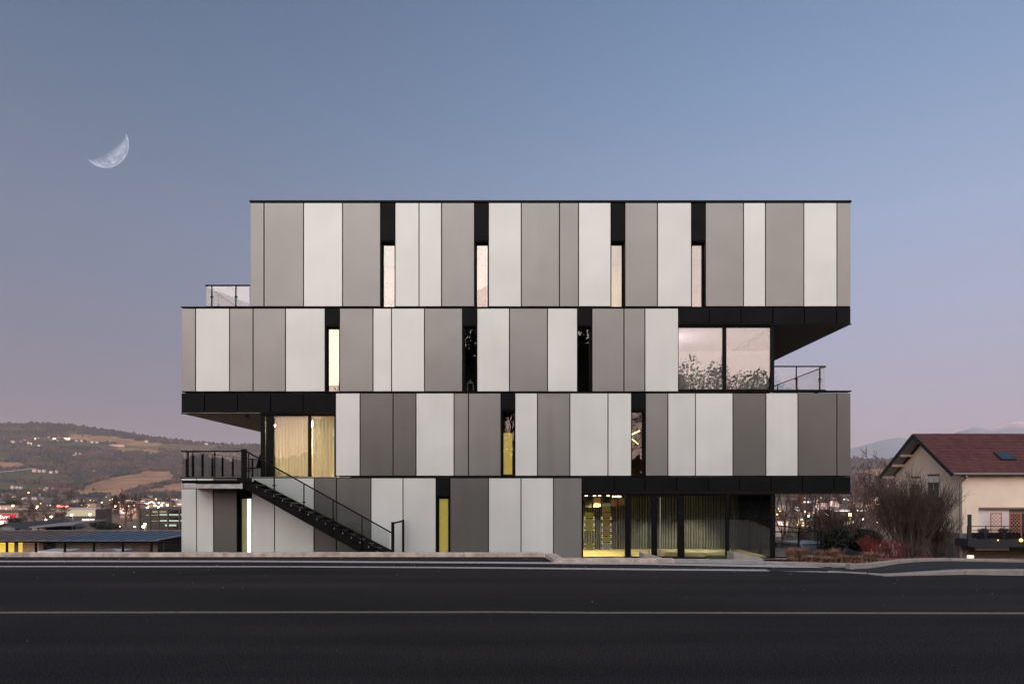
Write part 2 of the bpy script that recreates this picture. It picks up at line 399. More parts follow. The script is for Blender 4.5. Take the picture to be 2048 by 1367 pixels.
# ------------------------------------------------------------------ the main building
BX0, BX1 = X(362), X(1702)
DEPTH = 13.0
Z0 = -0.95
L1T, L2T, L3T, L4T = Z(953), Z(784), Z(614), Z(404)
bld = empty('modern_building', ((BX0+BX1)/2, FD, Z0), 'four-storey office block clad in light and dark grey upright panels, its storeys shifted sideways', 'building')
GAP = .018
PT = .045
def panel(x0, x1, y0, y1, m, name='panel', yf=FD):
    b = MB(); xa, xb = X(x0)+GAP, X(x1)-GAP; za, zb = Z(y1)+GAP, Z(y0)-GAP
    t = [random.uniform(-.004, .004) for _ in range(2)]
    n = len(b.v); bv = .006
    # front face with a small bevelled return
    for (xx, zz, yy) in ((xa, za, yf+PT), (xb, za, yf+PT), (xb, zb, yf+PT), (xa, zb, yf+PT)): b.v.append((xx, yy, zz))
    for (xx, zz, sx_, sz_) in ((xa, za, 1, 1), (xb, za, -1, 1), (xb, zb, -1, -1), (xa, zb, 1, -1)): b.v.append((xx, yf+bv, zz))
    for (xx, zz, sx_, sz_, tt) in ((xa, za, 1, 1, t[0]), (xb, za, -1, 1, t[1]), (xb, zb, -1, -1, t[1]), (xa, zb, 1, -1, t[0])): b.v.append((xx+sx_*bv, yf+tt*.6, zz+sz_*bv))
    for k in (0, 4):
        for j in range(4): b.f.append((k+j, k+(j+1) % 4, k+4+(j+1) % 4, k+4+j))
    b.f.append((8, 9, 10, 11)); b.f.append((3, 2, 1, 0))
    return b.build(name, m, bld)
rows = {
 4: dict(y=(405, 613), b=[(500,528,'m'),(528,607,'m'),(607,685,'L'),(685,761,'m'),(761,790,'W'),(790,838,'L'),(838,883,'L'),(883,949,'m'),(949,977,'W'),(977,1042.5,'L'),(1042.5,1119,'m'),(1119,1157,'m'),(1157,1222,'L'),(1222,1250,'W'),(1250,1315,'m'),(1315,1383,'L'),(1383,1411,'W'),(1411,1487,'m'),(1487,1531,'L'),(1531,1608,'m'),(1608,1674,'L'),(1674,1702,'m')], h=(482, 614)),
 3: dict(y=(616, 783), b=[(362,391,'m'),(391,459,'L'),(459,506,'m'),(506,571,'m'),(571,650,'L'),(650,679,'W'),(679,746,'m'),(746,783,'L'),(783,849,'L'),(849,925,'m'),(925,954,'W'),(954,1019,'L'),(1019,1095,'m'),(1095,1155,'L'),(1155,1184,'W'),(1184,1248,'m'),(1248,1290,'m'),(1290,1357,'L')], h=(651, 784)),
 2: dict(y=(785.5, 951.5), b=[(671,720,'L'),(720,786,'d'),(786,832,'d'),(832,908,'L'),(908,937,'m'),(937,1002,'m'),(1002,1030,'W'),(1030,1075,'L'),(1075,1140,'m'),(1140,1216,'L'),(1216,1263,'L'),(1263,1291,'W'),(1291,1336,'m'),(1336,1391,'L'),(1391,1466,'L'),(1466,1532,'d'),(1532,1596,'L'),(1596,1674,'d'),(1674,1702,'d')], h=(819, 953)),
 1: dict(y=(955, 1116), b=[(362,393,'L'),(393,427,'L'),(427,474,'d'),(474,503,'W'),(503,549,'L'),(549,628,'L'),(628,673,'d'),(673,742,'d'),(742,806,'L'),(806,872,'L'),(872,900,'W'),(900,977,'d'),(977,1042,'L'),(1042,1107,'L'),(1107,1164,'m')], h=(992, 1116)),
}
ROOM = {}; AMBW = mat('amber_interior', (.26, .14, .035), .8, noise=.3, nscale=2)
def mat_room(name, col, noise=.1): return mat(name, col, .8, noise=noise, nscale=1.5)
WARMW = mat_room('warm_interior_plaster', (.62, .50, .36)); PINKW = mat_room('pale_interior_plaster', (.74, .56, .52)); DARKW = mat_room('dim_interior_plaster', (.10, .11, .10))
FLOORW = mat('interior_floor', (.30, .27, .20), .5, noise=.15, nscale=2)
def lampmat(name, col, s): return mat(name, (.8, .8, .8), .5, emit=col, estr=s)
LAMPW = lampmat('warm_lamp', (1, .52, .32), 24); LAMPY = lampmat('yellow_lamp', (1, .74, .30), 18); LAMPS_ = lampmat('hall_spot', (1, .86, .42), 8); LAMPC = lampmat('cool_lamp', (.85, .95, 1), 8); LAMPB = lampmat('bright_lamp', (1, .93, .72), 30)
YW = FD+PT+.012        # wall core front plane
def slit(x0, x1, lev, kind):
    ytop, ybot = rows[lev]['h']
    xa, xb = X(x0), X(x1); zt, zb = Z(ytop), Z(ybot) if lev > 1 else Z0
    # black head panel above
    panel(x0, x1, rows[lev]['y'][0], ytop, FASC, 'head_panel')
    rec = .20; y0 = FD+.06; y1 = FD+rec; t = .02
    win = MB(); 
    win.box(xa, xa+t, FD+.01, y1+.08, zb, zt).box(xb-t, xb, FD+.01, y1+.08, zb, zt).box(xa+t, xb-t, FD+.01, y1+.08, zt-t, zt).box(xa+t, xb-t, FD+.01, y1+.08, zb, zb+t)
    w = win.build('window', BLACK, bld)
    fr = MB(); f = .07; fl, frr = (.07, .022) if x0 < CX else (.022, .07)
    fr.box(xa+t, xa+t+fl, y1, y1+.06, zb+t, zt-t).box(xb-t-frr, xb-t, y1, y1+.06, zb+t, zt-t).box(xa+t+fl, xb-t-frr, y1, y1+.06, zt-t-f, zt-t).box(xa+t+fl, xb-t-frr, y1, y1+.06, zb+t, zb+t+f*.6)
    fr.build('frame', BLACK, w)
    MB().box(xa+t+fl, xb-t-frr, y1+.025, y1+.035, zb+t+f*.6, zt-t-f).build('pane', GLASS if kind in ('pink', 'peach', 'yellow', 'bright') else (GLASSM if kind in ('dark', 'green') else GLASSC), w)
    # room behind
    rw = {'pink': PINKW, 'peach': PINKW, 'yellow': WARMW, 'bright': PINKW, 'dark': DARKW, 'green': DARKW, 'amber': AMBW, 'blind': WARMW, 'strip': WARMW}[kind]
    e = 1.0; yb = FD+3.2; ra, rb = xa-e, xb+e; zt2 = zt+.12; zb2 = zb
    r = MB()
    r.face([(ra, yb, zb2), (rb, yb, zb2), (rb, yb, zt2), (ra, yb, zt2)])
    r.face([(ra, y1+.1, zb2), (ra, yb, zb2), (ra, yb, zt2), (ra, y1+.1, zt2)]); r.face([(rb, yb, zb2), (rb, y1+.1, zb2), (rb, y1+.1, zt2), (rb, yb, zt2)])
    r.face([(ra, y1+.1, zt2), (ra, yb, zt2), (rb, yb, zt2), (rb, y1+.1, zt2)]); r.face([(ra, y1+.1, zb2), (rb, y1+.1, zb2), (rb, yb, zb2), (ra, yb, zb2)])
    r.face([(ra, y1+.1, zb2), (xa, y1+.1, zb2), (xa, y1+.1, zt2), (ra, y1+.1, zt2)]); r.face([(xb, y1+.1, zb2), (rb, y1+.1, zb2), (rb, y1+.1, zt2), (xb, y1+.1, zt2)])
    r.build('room_shell', rw, bld)
    cxm = (xa+xb)/2
    if kind in ('pink', 'peach', 'yellow', 'amber', 'bright'):
        s = {'pink': LAMPW, 'peach': LAMPW, 'yellow': LAMPY, 'amber': LAMPY, 'bright': LAMPB}[kind]
        sz = {'pink': .24, 'peach': .34, 'yellow': .5, 'amber': .10, 'bright': .2}[kind]
        lx = cxm+.80 if x0 < CX else cxm-.80  # unseen room lamps; pink and peach ones imitate the reflected dusk sky
        MB().box(lx-sz, lx+sz, FD+1.3, FD+1.3+sz*2, zt2-.08, zt2-.03).build('room_light', s, bld)
    return xa, xb, zb, zt, y1
kinds = {761: 'pink', 949: 'peach', 1222: 'yellow', 1383: 'peach', 650: 'bright', 925: 'dark', 1155: 'green', 1002: 'amber', 1263: 'amber', 474: 'strip', 872: 'blind'}
WIN = {}
for lev, d in rows.items():
    for (a, c, k) in d['b']:
        if k == 'W': WIN[a] = slit(a, c, lev, kinds[a])
        else: panel(a, c, d['y'][0], d['y'][1], PM[k])
# fascia panels of the overhangs
for pts, y0, y1 in (([1357, 1419, 1482, 1545.5, 1609, 1673, 1702], 614.5, 647.5), ([362, 409, 475, 541, 606, 671], 787, 825.5), ([1164, 1228, 1290, 1353, 1416, 1479, 1542, 1605, 1668, 1702], 953.5, 985)):
    for a, c in zip(pts, pts[1:]): panel(a, c, y0, y1, FASC, 'fascia_panel')
# structural cores per storey, leaving the openings free
def core(name, runs, zt, zb, y1, extra=None):
    b = MB()
    for (a, c) in runs: b.box(X(a)+.003, X(c)-.003, YW, YW+.30, zb, zt)
    return b.build(name, CORE, bld)
def openings(lev, x0, x1):
    cur = x0; runs = []
    for (a, c, k) in rows[lev]['b']:
        if k == 'W': runs.append((cur, a)); cur = c
    runs.append((cur, x1)); return runs
for lev, x0, x1, zt, zb in ((4, 500, 1702, Z(405), Z(613)), (3, 362, 1357, L3T-.05, L2T+.02), (2, 671, 1702, L2T-.03, L1T+.02), (1, 362, 1164, L1T-.03, Z0)):
    core('storey_wall', openings(lev, x0, x1), zt, zb, 0)
    # wall above each slit opening
    b = MB()
    for (a, c, k) in rows[lev]['b']:
        if k == 'W': b.box(X(a)+.003, X(c)-.003, YW, YW+.25, Z(rows[lev]['h'][0])+.002, zt-.004)
    b.build('lintel', CORE, bld)
# floor slabs / roofs / side and rear walls
SIDE = mat('side_cladding', (.30, .275, .262), .45, .4, noise=.1, nscale=1)
def vol(x0, x1, zb, zt, name='storey_shell', open_right=None):
    b = MB(); xa, xb = X(x0), X(x1); t = .2
    b.box(xa, xa+t, YW+.31, FD+DEPTH, zb, zt).box(xb-t, xb, YW+.31, FD+DEPTH, zb, zt).box(xa+t, xb-t, FD+DEPTH-t, FD+DEPTH, zb, zt)
    return b.build(name, SIDE, bld)
def slab(x0, x1, zb, zt, name, m, y0=None, y1=None):
    return MB().box(X(x0), X(x1), YW+.003 if y0 is None else y0, FD+DEPTH-.003 if y1 is None else y1, zb, zt).build(name, m, bld)
vol(500, 1702, Z(612)+.01, Z(406)); vol(362, 1330, L2T+.01, L3T-.04); vol(1550-170, 1550, L2T+.01, Z(652)) if False else None
vol(700, 1702, L1T+.01, L2T-.04); vol(362, 1150, Z0, L1T-.04)
MB().box(X(500)-.01, X(1702)+.01, FD-.03, FD+DEPTH, Z(404.5), Z(401)).build('roof_edge', BLACK, bld)
slab(500, 1702, Z(405), Z(404.6), 'roof_deck', CORE)
# thin dark coping lines
MB().box(X(362)-.01, X(671), FD-.012, FD+.3, L3T-.004, L3T+.022).build('coping', BLACK, bld)
MB().box(X(1550), X(1702)+.01, FD-.012, FD+.3, Z(783), Z(780.5)).build('coping', BLACK, bld)
# floor plates with soffits
def plate(x0, x1, zsoff, ztop, name='floor_plate'):
    MB().box(X(x0)+.002, X(x1)-.002, YW+.004, FD+DEPTH-.004, zsoff+.06, ztop).build(name, CORE, bld)
plate(500, 1702, Z(648), Z(613)); plate(362, 1550, Z(826), Z(784)-.03); plate(362, 1702, Z(985), Z(953))
plate(362, 1357, Z(640), Z(616)) if False else None
def soffit(x0, x1, z, m):
    # long boards running across, each a part, seen from below
    ya, yb = FD+.02, FD+DEPTH; n_ = 26
    for i in range(n_):
        y0 = lerp(ya, yb, i/n_); y1 = lerp(ya, yb, (i+1)/n_)-.012
        MB().box(X(x0), X(x1), y0, y1, z, z+.03).build('soffit_board', m, bld)
SOFFD = mat('dark_soffit_boards', (.022, .018, .016), .6, noise=.25, nscale=6)
soffit(1550, 1702, Z(648.3), SOFFD); soffit(362, 520, Z(826.3), SOFF)
MB().box(X(1164), X(1702), FD+.02, FD+DEPTH, Z(986), Z(985)+.02).build('entrance_soffit', SOFFD, bld)
for xa_, xb_, zz in ((1357, 1702, Z(648.8)), (362, 671, Z(827)), (1164, 1702, Z(986.5))):
    MB().box(X(xa_), X(xb_)+.015, FD-.015, FD+.018, zz-.012, zz+.03).build('drip_edge', BLACK, bld)
# soffit downlight fittings on the left
for px_, dd in ((492, 28.2), (470, 26.7)):
    c_ = (X(492)-.2*(px_ == 470), dd); rr_ = .13 if px_ == 492 else .05
    MB().box(c_[0]-rr_*1.3, c_[0]+rr_*1.3, dd-rr_, dd+rr_, Z(826.3)-.05, Z(826.3)-.004).build('soffit_light', BLACK, bld)

# big corner windows --------------------------------------------------------------
def bigwin(x0, x1, ytop, ybot, mull, m, side_px=None, side_depth=4.0, fr_t=.10, name='corner_window'):
    xa, xb = X(x0), X(x1); zt, zb = Z(ytop), Z(ybot); y1 = FD+.10
    w = MB().box(xa, xb, y1-.03, y1+.07, zt-fr_t*.7, zt).box(xa, xb, y1-.03, y1+.07, zb, zb+fr_t*.7).build(name, BLACK, bld)
    cuts = [xa]+[v for mm in mull for v in (X(mm[0]), X(mm[1]))]+[xb]
    for i in range(0, len(cuts)-1, 1):
        a, c = cuts[i], cuts[i+1]
        if i % 2 == 1: MB().box(a, c, y1-.035, y1+.075, zb+fr_t*.7, zt-fr_t*.7).build('mullion', BLACK, w)
        else: MB().box(a, c, y1+.015, y1+.027, zb+fr_t*.7, zt-fr_t*.7).build('pane', m, w)
    return w, zb, zt, y1
w3, zb3, zt3, _ = bigwin(1357, 1550, 650, 781, [(1357, 1358), (1447, 1454), (1543, 1550)], GLASS)
w2, zb2_, zt2_, _ = bigwin(520, 671, 827.5, 956, [(520, 529), (530.8, 546), (615, 621), (668, 671)], GLASSC)
# storefront
sf, zbs, zts, _ = bigwin(1164.5, 1552, 986.5, 1117.5, [(1164.5, 1166.5), (1251, 1262.5), (1304.5, 1315), (1357, 1370), (1453, 1459.5), (1543, 1552)], GLASSD, name='storefront')
dfr = MB()
for a, c in ((1262.5, 1304.5), (1315, 1357)):
    xa, xb = X(a), X(c); dd = MB().box(xa, xb, FD+.05, FD+.10, Z(1116), Z(1112.5)).box(xa, xb, FD+.05, FD+.10, Z(992.5), Z(989)).build('door', BLACK, bld)
    (MB().tube([(xb-.12, FD+.0, Z(1108)), (xb-.12, FD+.0, Z(998))], [.012]*2, 8).build('handle', BLACK, dd) if a < 1300 else
     MB().tube([(xa+.10, FD-.02, Z(1111)), (xa+.10, FD-.02, Z(994))], [.018]*2, 8).build('handle', GALV, dd))
# glazed return walls of the corner windows
def side_glazing(px, ytop, ybot, ymax, m, n_=3):
    x = X(px); zt, zb = Z(ytop), Z(ybot); y0 = FD+.2
    fr = MB().box(x-.05, x+.05, y0, ymax, zt-.08, zt).box(x-.05, x+.05, y0, ymax, zb, zb+.08)
    s_ = fr.build('side_window', BLACK, bld)
    for i in range(n_+1):
        yy = lerp(y0, ymax-.08, i/n_); MB().box(x-.055, x+.055, yy, yy+.08, zb+.08, zt-.08).build('mullion', BLACK, s_)
        if i < n_: MB().box(x-.006, x+.006, yy+.08, lerp(y0, ymax-.08, (i+1)/n_), zb+.08, zt-.08).build('pane', m, s_)
side_glazing(1549, 652, 781, FD+5.6, GLASS, 2); side_glazing(522, 828, 956, FD+4.6, GLASS, 2); side_glazing(1548, 988, 1117, FD+3.75, GLASSD, 3)
# rooms behind the big windows
def room(x0, x1, zb, zt, yb, mw, mf, mc, left=True, right=True, name='room_shell'):
    xa, xb = X(x0), X(x1); y0 = FD+.4
    r = MB().face([(xa, yb, zb), (xb, yb, zb), (xb, yb, zt), (xa, yb, zt)]).face([(xa, y0, zt), (xa, yb, zt), (xb, yb, zt), (xb, y0, zt)])
    if left: r.face([(xa, y0, zb), (xa, yb, zb), (xa, yb, zt), (xa, y0, zt)])
    if right: r.face([(xb, yb, zb), (xb, y0, zb), (xb, y0, zt), (xb, yb, zt)])
    r.build(name, mw, bld)
    MB().box(xa, xb, FD+.18, yb, zb-.02, zb+.004).build('room_floor', mf, bld)
LILW = mat('lilac_reflection_wall', (.46, .38, .44), .8, noise=.08)  # room wall tinted to carry the lilac reflection in the wide window
room(1350, 1549, zb3, zt3+.01, FD+5.6, LILW, FLOORW, LILW, right=False)
room(524, 674, zb2_, zt2_+.01, FD+4.6, WARMW, FLOORW, WARMW, left=False)
CEIL = mat('ceiling_boards', (.12, .105, .08), .7, noise=.2, nscale=3)
SFW = mat('dark_ribbed_wall', (.045, .045, .038), .6, noise=.2, nscale=5)
SFF = mat('stone_tile_floor', (.44, .39, .25), .45, noise=.12, nscale=2)
room(1162, 1549, Z0+.03, zts-.03, FD+3.75, SFW, SFF, CEIL, right=False)
# ribs: about two pixels apart, joined
b = MB(); x = X(1166)
while x < X(1549)-.1:
    w_ = random.uniform(.02, .045); b.box(x, x+w_, FD+3.66, FD+3.745, Z0+.04, zts-.05); x += w_+random.uniform(.05, .10)
RIB = mat('pale_ribs', (.20, .195, .165), .5, noise=.3, nscale=3)
o = b.build('ribbed_wall', RIB, bld); o['kind'] = 'stuff'
b = MB()
for i in range(10): b.box(X(1166)+i*.85, X(1166)+i*.85+.012, FD+.2, FD+3.7, Z0+.035, Z0+.037)
for i in range(5): b.box(X(1166), X(1548), FD+.5+i*.7, FD+.512+i*.7, Z0+.0375, Z0+.0395)
b.build('floor_joints', CEIL, bld)
for i in range(4):
    xx = X(1233+i*5); MB().box(xx, xx+.035, FD+.9, FD+.95, zts-.15, zts-.09).build('downlight', LAMPW, bld)
for i, (pxl, yl) in enumerate(((1190, 1.1), (1215, 2.2), (1350, 3.2), (1440, 3.2), (1395, 1.4))):
    xx = X(pxl); MB().box(xx-.12, xx+.12, FD+yl, FD+yl+.12, zts-.062, zts-.047).build('downlight', LAMPS_, bld)
for i in range(9):   # warm perforated ceiling edge behind the first pane
    xx = X(1168+i*7.5); MB().box(xx, xx+.09, FD+.5+(i % 3)*.3, FD+.62+(i % 3)*.3, zts-.10, zts-.06).build('ceiling_baffle', LAMPW if i % 2 else CEIL, bld)
def spot(x, y, z, tx_, ty_, tz_, e, ang, col=(1, .78, .36)):
    l = bpy.data.lights.new('hall_spot', 'SPOT'); l.energy = e; l.spot_size = R(ang); l.spot_blend = .7; l.color = col; l.shadow_soft_size = .05
    o = bpy.data.objects.new('hall_spot', l); COL.objects.link(o); o.location = (x, y, z); o.rotation_euler = (Vector((tx_, ty_, tz_))-Vector((x, y, z))).to_track_quat('-Z', 'Y').to_euler()
spot(X(1205), FD+1.2, zts-.12, X(1205), FD+1.0, Z0, 1000, 125); spot(X(1180), FD+2.4, zts-.12, X(1180), FD+2.6, Z0, 350, 110)
spot(X(1430), FD+1.6, zts-.12, X(1432), FD+3.3, Z0, 620, 60, (1, .88, .62)); spot(X(1330), FD+1.6, zts-.12, X(1345), FD+3.2, Z0, 420, 60, (1, .88, .62)); spot(X(1490), FD+1.2, zts-.12, X(1490), FD+1.4, Z0, 260, 100, (1, .88, .62))
# lamps of the left corner room, plus an added unseen panel brightening the wide window
MB().box(X(560), X(640), FD+3.3, FD+3.9, zt2_-.12, zt2_-.06).build('room_light', lampmat('corner_lamp', (1, .80, .50), 125), bld)
MB().box(X(640), X(700)-.6, FD+1.2, FD+1.25, Z(880), Z(878.5)).build('room_light', LAMPB, bld)
MB().box(X(1352), X(1357)-.02, FD+1.6, FD+2.8, zt3-1.3, zt3-.3).build('room_light', lampmat('added_soft_fill', (1, .92, .88), 15), bld)  # added glowing panel, out of view beside the window

# things inside ------------------------------------------------------------------
CURT = bpy.data.materials.new('cream_curtain'); CURT.use_nodes = True; t_ = CURT.node_tree; t_.nodes.clear()
o_ = N(t_, 'ShaderNodeOutputMaterial'); mx1 = N(t_, 'ShaderNodeMixShader'); df = N(t_, 'ShaderNodeBsdfDiffuse'); tl = N(t_, 'ShaderNodeBsdfTranslucent')
df.inputs[0].default_value = (.70, .66, .58, 1); tl.inputs[0].default_value = (.84, .76, .60, 1); mx1.inputs[0].default_value = .6
t_.links.new(df.outputs[0], mx1.inputs[1]); t_.links.new(tl.outputs[0], mx1.inputs[2]); t_.links.new(mx1.outputs[0], o_.inputs[0])
def curtain(x0, x1, zt, zb, y, m, label, cat='curtain', name='curtain', amp=.035, per=.13):
    b = MB(); n_ = int((x1-x0)/.02); n = len(b.v)
    for i in range(n_+1):
        x = lerp(x0, x1, i/n_); yy = y+amp*math.sin(x*2*math.pi/per+math.sin(x*3.1)*1.4)
        b.v.append((x, yy, zb)); b.v.append((x, yy*.6+y*.4, zt))
    for i in range(n_): b.f.append((2*i, 2*i+2, 2*i+3, 2*i+1))
    o = b.build(name, m, origin=((x0+x1)/2, y, zb), smooth=True); return tag(o, label, cat)
curtain(X(545), X(615), zt2_-.09, zb2_+.09, FD+.34, CURT, 'cream curtain in the left pane of the lit corner window')
curtain(X(620), X(669), zt2_-.16, zb2_+.09, FD+.34, CURT, 'cream curtain in the right pane of the lit corner window')
BLIND = mat('white_blind', (.86, .80, .76), .8, noise=.05, nscale=2)
def blind(x0, x1, zt, zb, y, m, label):
    b = MB(); n_ = max(2, int((zt-zb)/.05))
    root = None
    for i in range(n_):
        z = lerp(zb, zt, i/n_); b.face([(x0, y, z), (x1, y, z), (x1, y+.018, z+.046), (x0, y+.018, z+.046)])
    o = b.build('window_blind', m, origin=((x0+x1)/2, y, zb)); return tag(o, label, 'blind')
blind(X(1358.5), X(1446.5), Z(699), Z(776), FD+.24, BLIND, 'white slatted blind in the left pane of the wide corner window')
blind(X(1454.5), X(1542.5), Z(698), Z(776), FD+.24, BLIND, 'white slatted blind in the right pane of the wide corner window')
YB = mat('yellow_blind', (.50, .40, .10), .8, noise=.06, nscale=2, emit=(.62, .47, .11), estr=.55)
xa, xb, zb, zt, y1 = WIN[872]
tag(MB().box(xa+.1, xb-.1, y1+.12, y1+.13, Z0+.1, zt-.1).build('roller_blind', YB, origin=(xa, y1+.12, Z0)), 'lit yellow roller blind in the ground floor slit window', 'blind')
xa, xb, zb, zt, y1 = WIN[1002]
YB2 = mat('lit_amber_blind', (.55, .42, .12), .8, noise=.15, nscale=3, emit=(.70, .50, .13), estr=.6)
tag(MB().box(xa+.1, xb-.1, y1+.12, y1+.13, zb+.1, Z(864)).build('roller_blind', YB2, origin=(xa, y1+.12, zb)), 'half drawn amber blind in the slit window under the second storey middle', 'blind')
xa, xb, zb, zt, y1 = WIN[474]
tag(MB().box(X(483.5, 26.37), X(495.5, 26.37), y1+.14, y1+.16, Z0+.1, zt-.1).build('curtain_sheet', mat('glowing_curtain_sheet', (.40, .38, .22), .8, noise=.3, nscale=2, stretch=(8, 1, 1), emit=(.55, .5, .28), estr=.35), origin=(xa, y1+.12, Z0)), 'pale olive glowing sheet for the curtain inside the slit window under the stair landing', 'board')  # lit curtain as a flat sheet with the glow put into its colour
tag(MB().box(X(496, 26.37), X(503.2, 26.37), y1+.12, y1+.14, Z0+.1, zt-.1).build('tube_light', lampmat('white_tube', (1, .98, .88), 3.2), origin=(xa, y1+.2, Z0)), 'tall white strip light inside the slit window under the stair landing', 'lamp')
TUBE = lampmat('amber_tube', (1, .68, .22), 5)
xa, xb, zb, zt, y1 = WIN[1263]
tag(MB().tube([P(1262, 869, 27.2), P(1279, 861, 27.6)], [.026, .026], 8).build('tube_light', TUBE, origin=P(1268, 868, 27.2)), 'upper slanting tube light inside the amber slit window', 'lamp')
tag(MB().tube([P(1261, 875, 27.5), P(1276, 887, 28.3)], [.018, .018], 8).build('tube_light', TUBE, origin=P(1268, 877, 27.2)), 'lower slanting tube light inside the amber slit window', 'lamp')
xa, xb, zb, zt, y1 = WIN[650]
tag(MB().box(xa-.05, xb+.3, FD+.6, FD+.62, zb+.35, zt).build('window_glow', lampmat('bright_window_glow', (1, .87, .50), 1.6), origin=(xa, FD+.6, zb)), 'glowing sheet for the bright light behind the left slit window of the third storey', 'screen')  # glow of the bright room put into a flat sheet
# armchair-like frame seen low in the dark slit window
xa, xb, zb, zt, y1 = WIN[925]
b = MB(); zz = zb+.05; b.box(xa+.14, xa+.17, FD+.6, FD+.64, zz, zz+.42).box(xb-.19, xb-.16, FD+.6, FD+.64, zz, zz+.42).box(xa+.17, xb-.19, FD+.6, FD+.64, zz+.39, zz+.42)
ch = empty('chair', (xa+.14, FD+.6, zz), 'small chair behind the dark slit window of the third storey', 'chair')
b.build('back_frame', GALV, ch); MB().box(xa+.22, xa+.30, FD+.6, FD+.63, zz+.43, zz+.50).build('headrest', GALV, ch)
OCH = mat('ochre_fabric_shade', (.42, .30, .18), .8, noise=.2, nscale=3)
for (a, c, y0, y1_) in ((1169, 1183, 999, 1014), (1187, 1201, 995, 1013), (1225, 1234, 998, 1012), (1238, 1249, 996, 1010)):
    Dd = FD+1.6; MB().box(X(a, Dd), X(c, Dd), Dd, Dd+.4, Z(y1_, Dd), Z(y0, Dd)).build('ceiling_shade', OCH if a > 1180 else SFW, bld)
# hanging display columns in the entrance hall
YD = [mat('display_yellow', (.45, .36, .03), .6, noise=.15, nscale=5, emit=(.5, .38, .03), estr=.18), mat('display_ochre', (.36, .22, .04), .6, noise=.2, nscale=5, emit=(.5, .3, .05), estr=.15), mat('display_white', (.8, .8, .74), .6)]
PEGM = lampmat('small_led', (1, .95, .8), 2.5)
def display(px0, px1, cells, label):
    Dd = FD+.55; root = empty('hanging_display', (X((px0+px1)/2, Dd), Dd, Z(1098, Dd)), label, 'display')
    for (y0, y1_, mi) in cells:
        bd = MB().box(X(px0, Dd), X(px1, Dd), Dd, Dd+.03, Z(y1_, Dd), Z(y0, Dd)).build('display_board', YD[mi], root)
    for s_ in (px0-.6, px1+.6):
        MB().tube([(X(s_, Dd), Dd-.01, Z(990, Dd)), (X(s_, Dd), Dd-.01, Z(1097, Dd))], [.006]*2, 4).build('wire', GALV, root)
        for (y0, y1_, mi) in cells:
            for yy in (y0+.8, y1_-.8):
                if yy > 1032: MB().ball((X(s_, Dd), Dd-.02, Z(yy, Dd)), .016, k=5, m=3).build('clip', PEGM, root)
display(1170, 1187, [(1024, 1035, 0), (1037, 1048, 0), (1049.5, 1060, 0), (1086, 1096, 0)], 'left hanging column of yellow boards behind the entrance glass')
display(1204.5, 1221, [(1005.5, 1012, 2), (1012.6, 1023.5, 1), (1025, 1035, 1), (1036.5, 1047.5, 1), (1049, 1059, 1), (1060.5, 1070.5, 1), (1072.5, 1083, 0), (1085, 1097, 2)], 'right hanging column of ochre and white boards behind the entrance glass')

# balustrades ---------------------------------------------------------------------
def balustrade(parent, a, c, h, posts, name='balustrade', base=True, knob=True, gm=GLASSR, pw=.035, rail=.045, along=None):
    """a, c: foot points; posts: fractions along"""
    a = Vector(a); c = Vector(c); up = Vector((0, 0, h))
    hr = MB().beam(a+up, c+up, rail, rail).build(name, BLACK, parent)
    for f in posts:
        p = a.lerp(c, f); MB().beam(p, p+up-Vector((0, 0, rail/2+.001)), pw, pw, up=(0, 1, 0)).build('post', BLACK, hr)
        if knob: MB().box(p.x-.055, p.x+.055, p.y-.03, p.y+.03, p.z+h*.45, p.z+h*.45+.04).build('clamp', BLACK, hr)
    cuts = sorted(set([0.0]+list(posts)+[1.0])); d = (c-a)
    for f, g_ in zip(cuts, cuts[1:]):
        if g_-f < .02: continue
        p, q = a.lerp(c, f)+d.normalized()*.03, a.lerp(c, g_)-d.normalized()*.03
        n_ = Vector((-d.y, d.x, 0)).normalized()*.004; z1, z2 = Vector((0, 0, .05)), Vector((0, 0, h-.04))
        b = MB(); b.v = [tuple(v) for v in (p-n_+z1, q-n_+z1, q+n_+z1, p+n_+z1, p-n_+z2, q-n_+z2, q+n_+z2, p+n_+z2)]
        b.f = [(0,3,2,1),(4,5,6,7),(0,1,5,4),(1,2,6,5),(2,3,7,6),(3,0,4,7)]; b.build('glass_pane', gm, hr)
    if base: MB().beam(a+Vector((0, 0, .02)), c+Vector((0, 0, .02)), .03, .04).build('bottom_rail', BLACK, hr)
    return hr
RY = FD+.10; RDEP = 11.5
# top left roof terrace
zr = L3T+.02
GLB = glass('terrace_glass', (.72, .72, .74), .13, ior=1.1)
balustrade(bld, (X(409), RY, zr), (X(500)-.03, RY, zr), Z(569)-zr, [.14, .68], gm=GLB); balustrade(bld, (X(409), RY+.05, zr), (X(409), FD+RDEP, zr), Z(569)-zr, [.1, .3, .5, .7, .9])
# right terrace on the second storey roof
zr = Z(780)
balustrade(bld, (X(1551), RY, zr), (X(1654), RY, zr), Z(731.5)-zr, [.425, .885], gm=GLASSR); balustrade(bld, (X(1654), RY+.05, zr), (X(1654), FD+RDEP, zr), Z(731.5)-zr, [.04, .22, .4, .58, .76, .94])
# right ground terrace
zr = Z0+.02
balustrade(bld, (X(1553), RY, zr), (X(1652), RY, zr), Z(1063)-zr, [.46, .92]); balustrade(bld, (X(1652), RY+.05, zr), (X(1652), FD+9, zr), Z(1063)-zr, [.06, .25, .45, .65, .85])
MB().box(X(1552), X(1660), FD+.02, FD+9, Z0-.3, Z0).build('terrace_slab', CONC, bld)
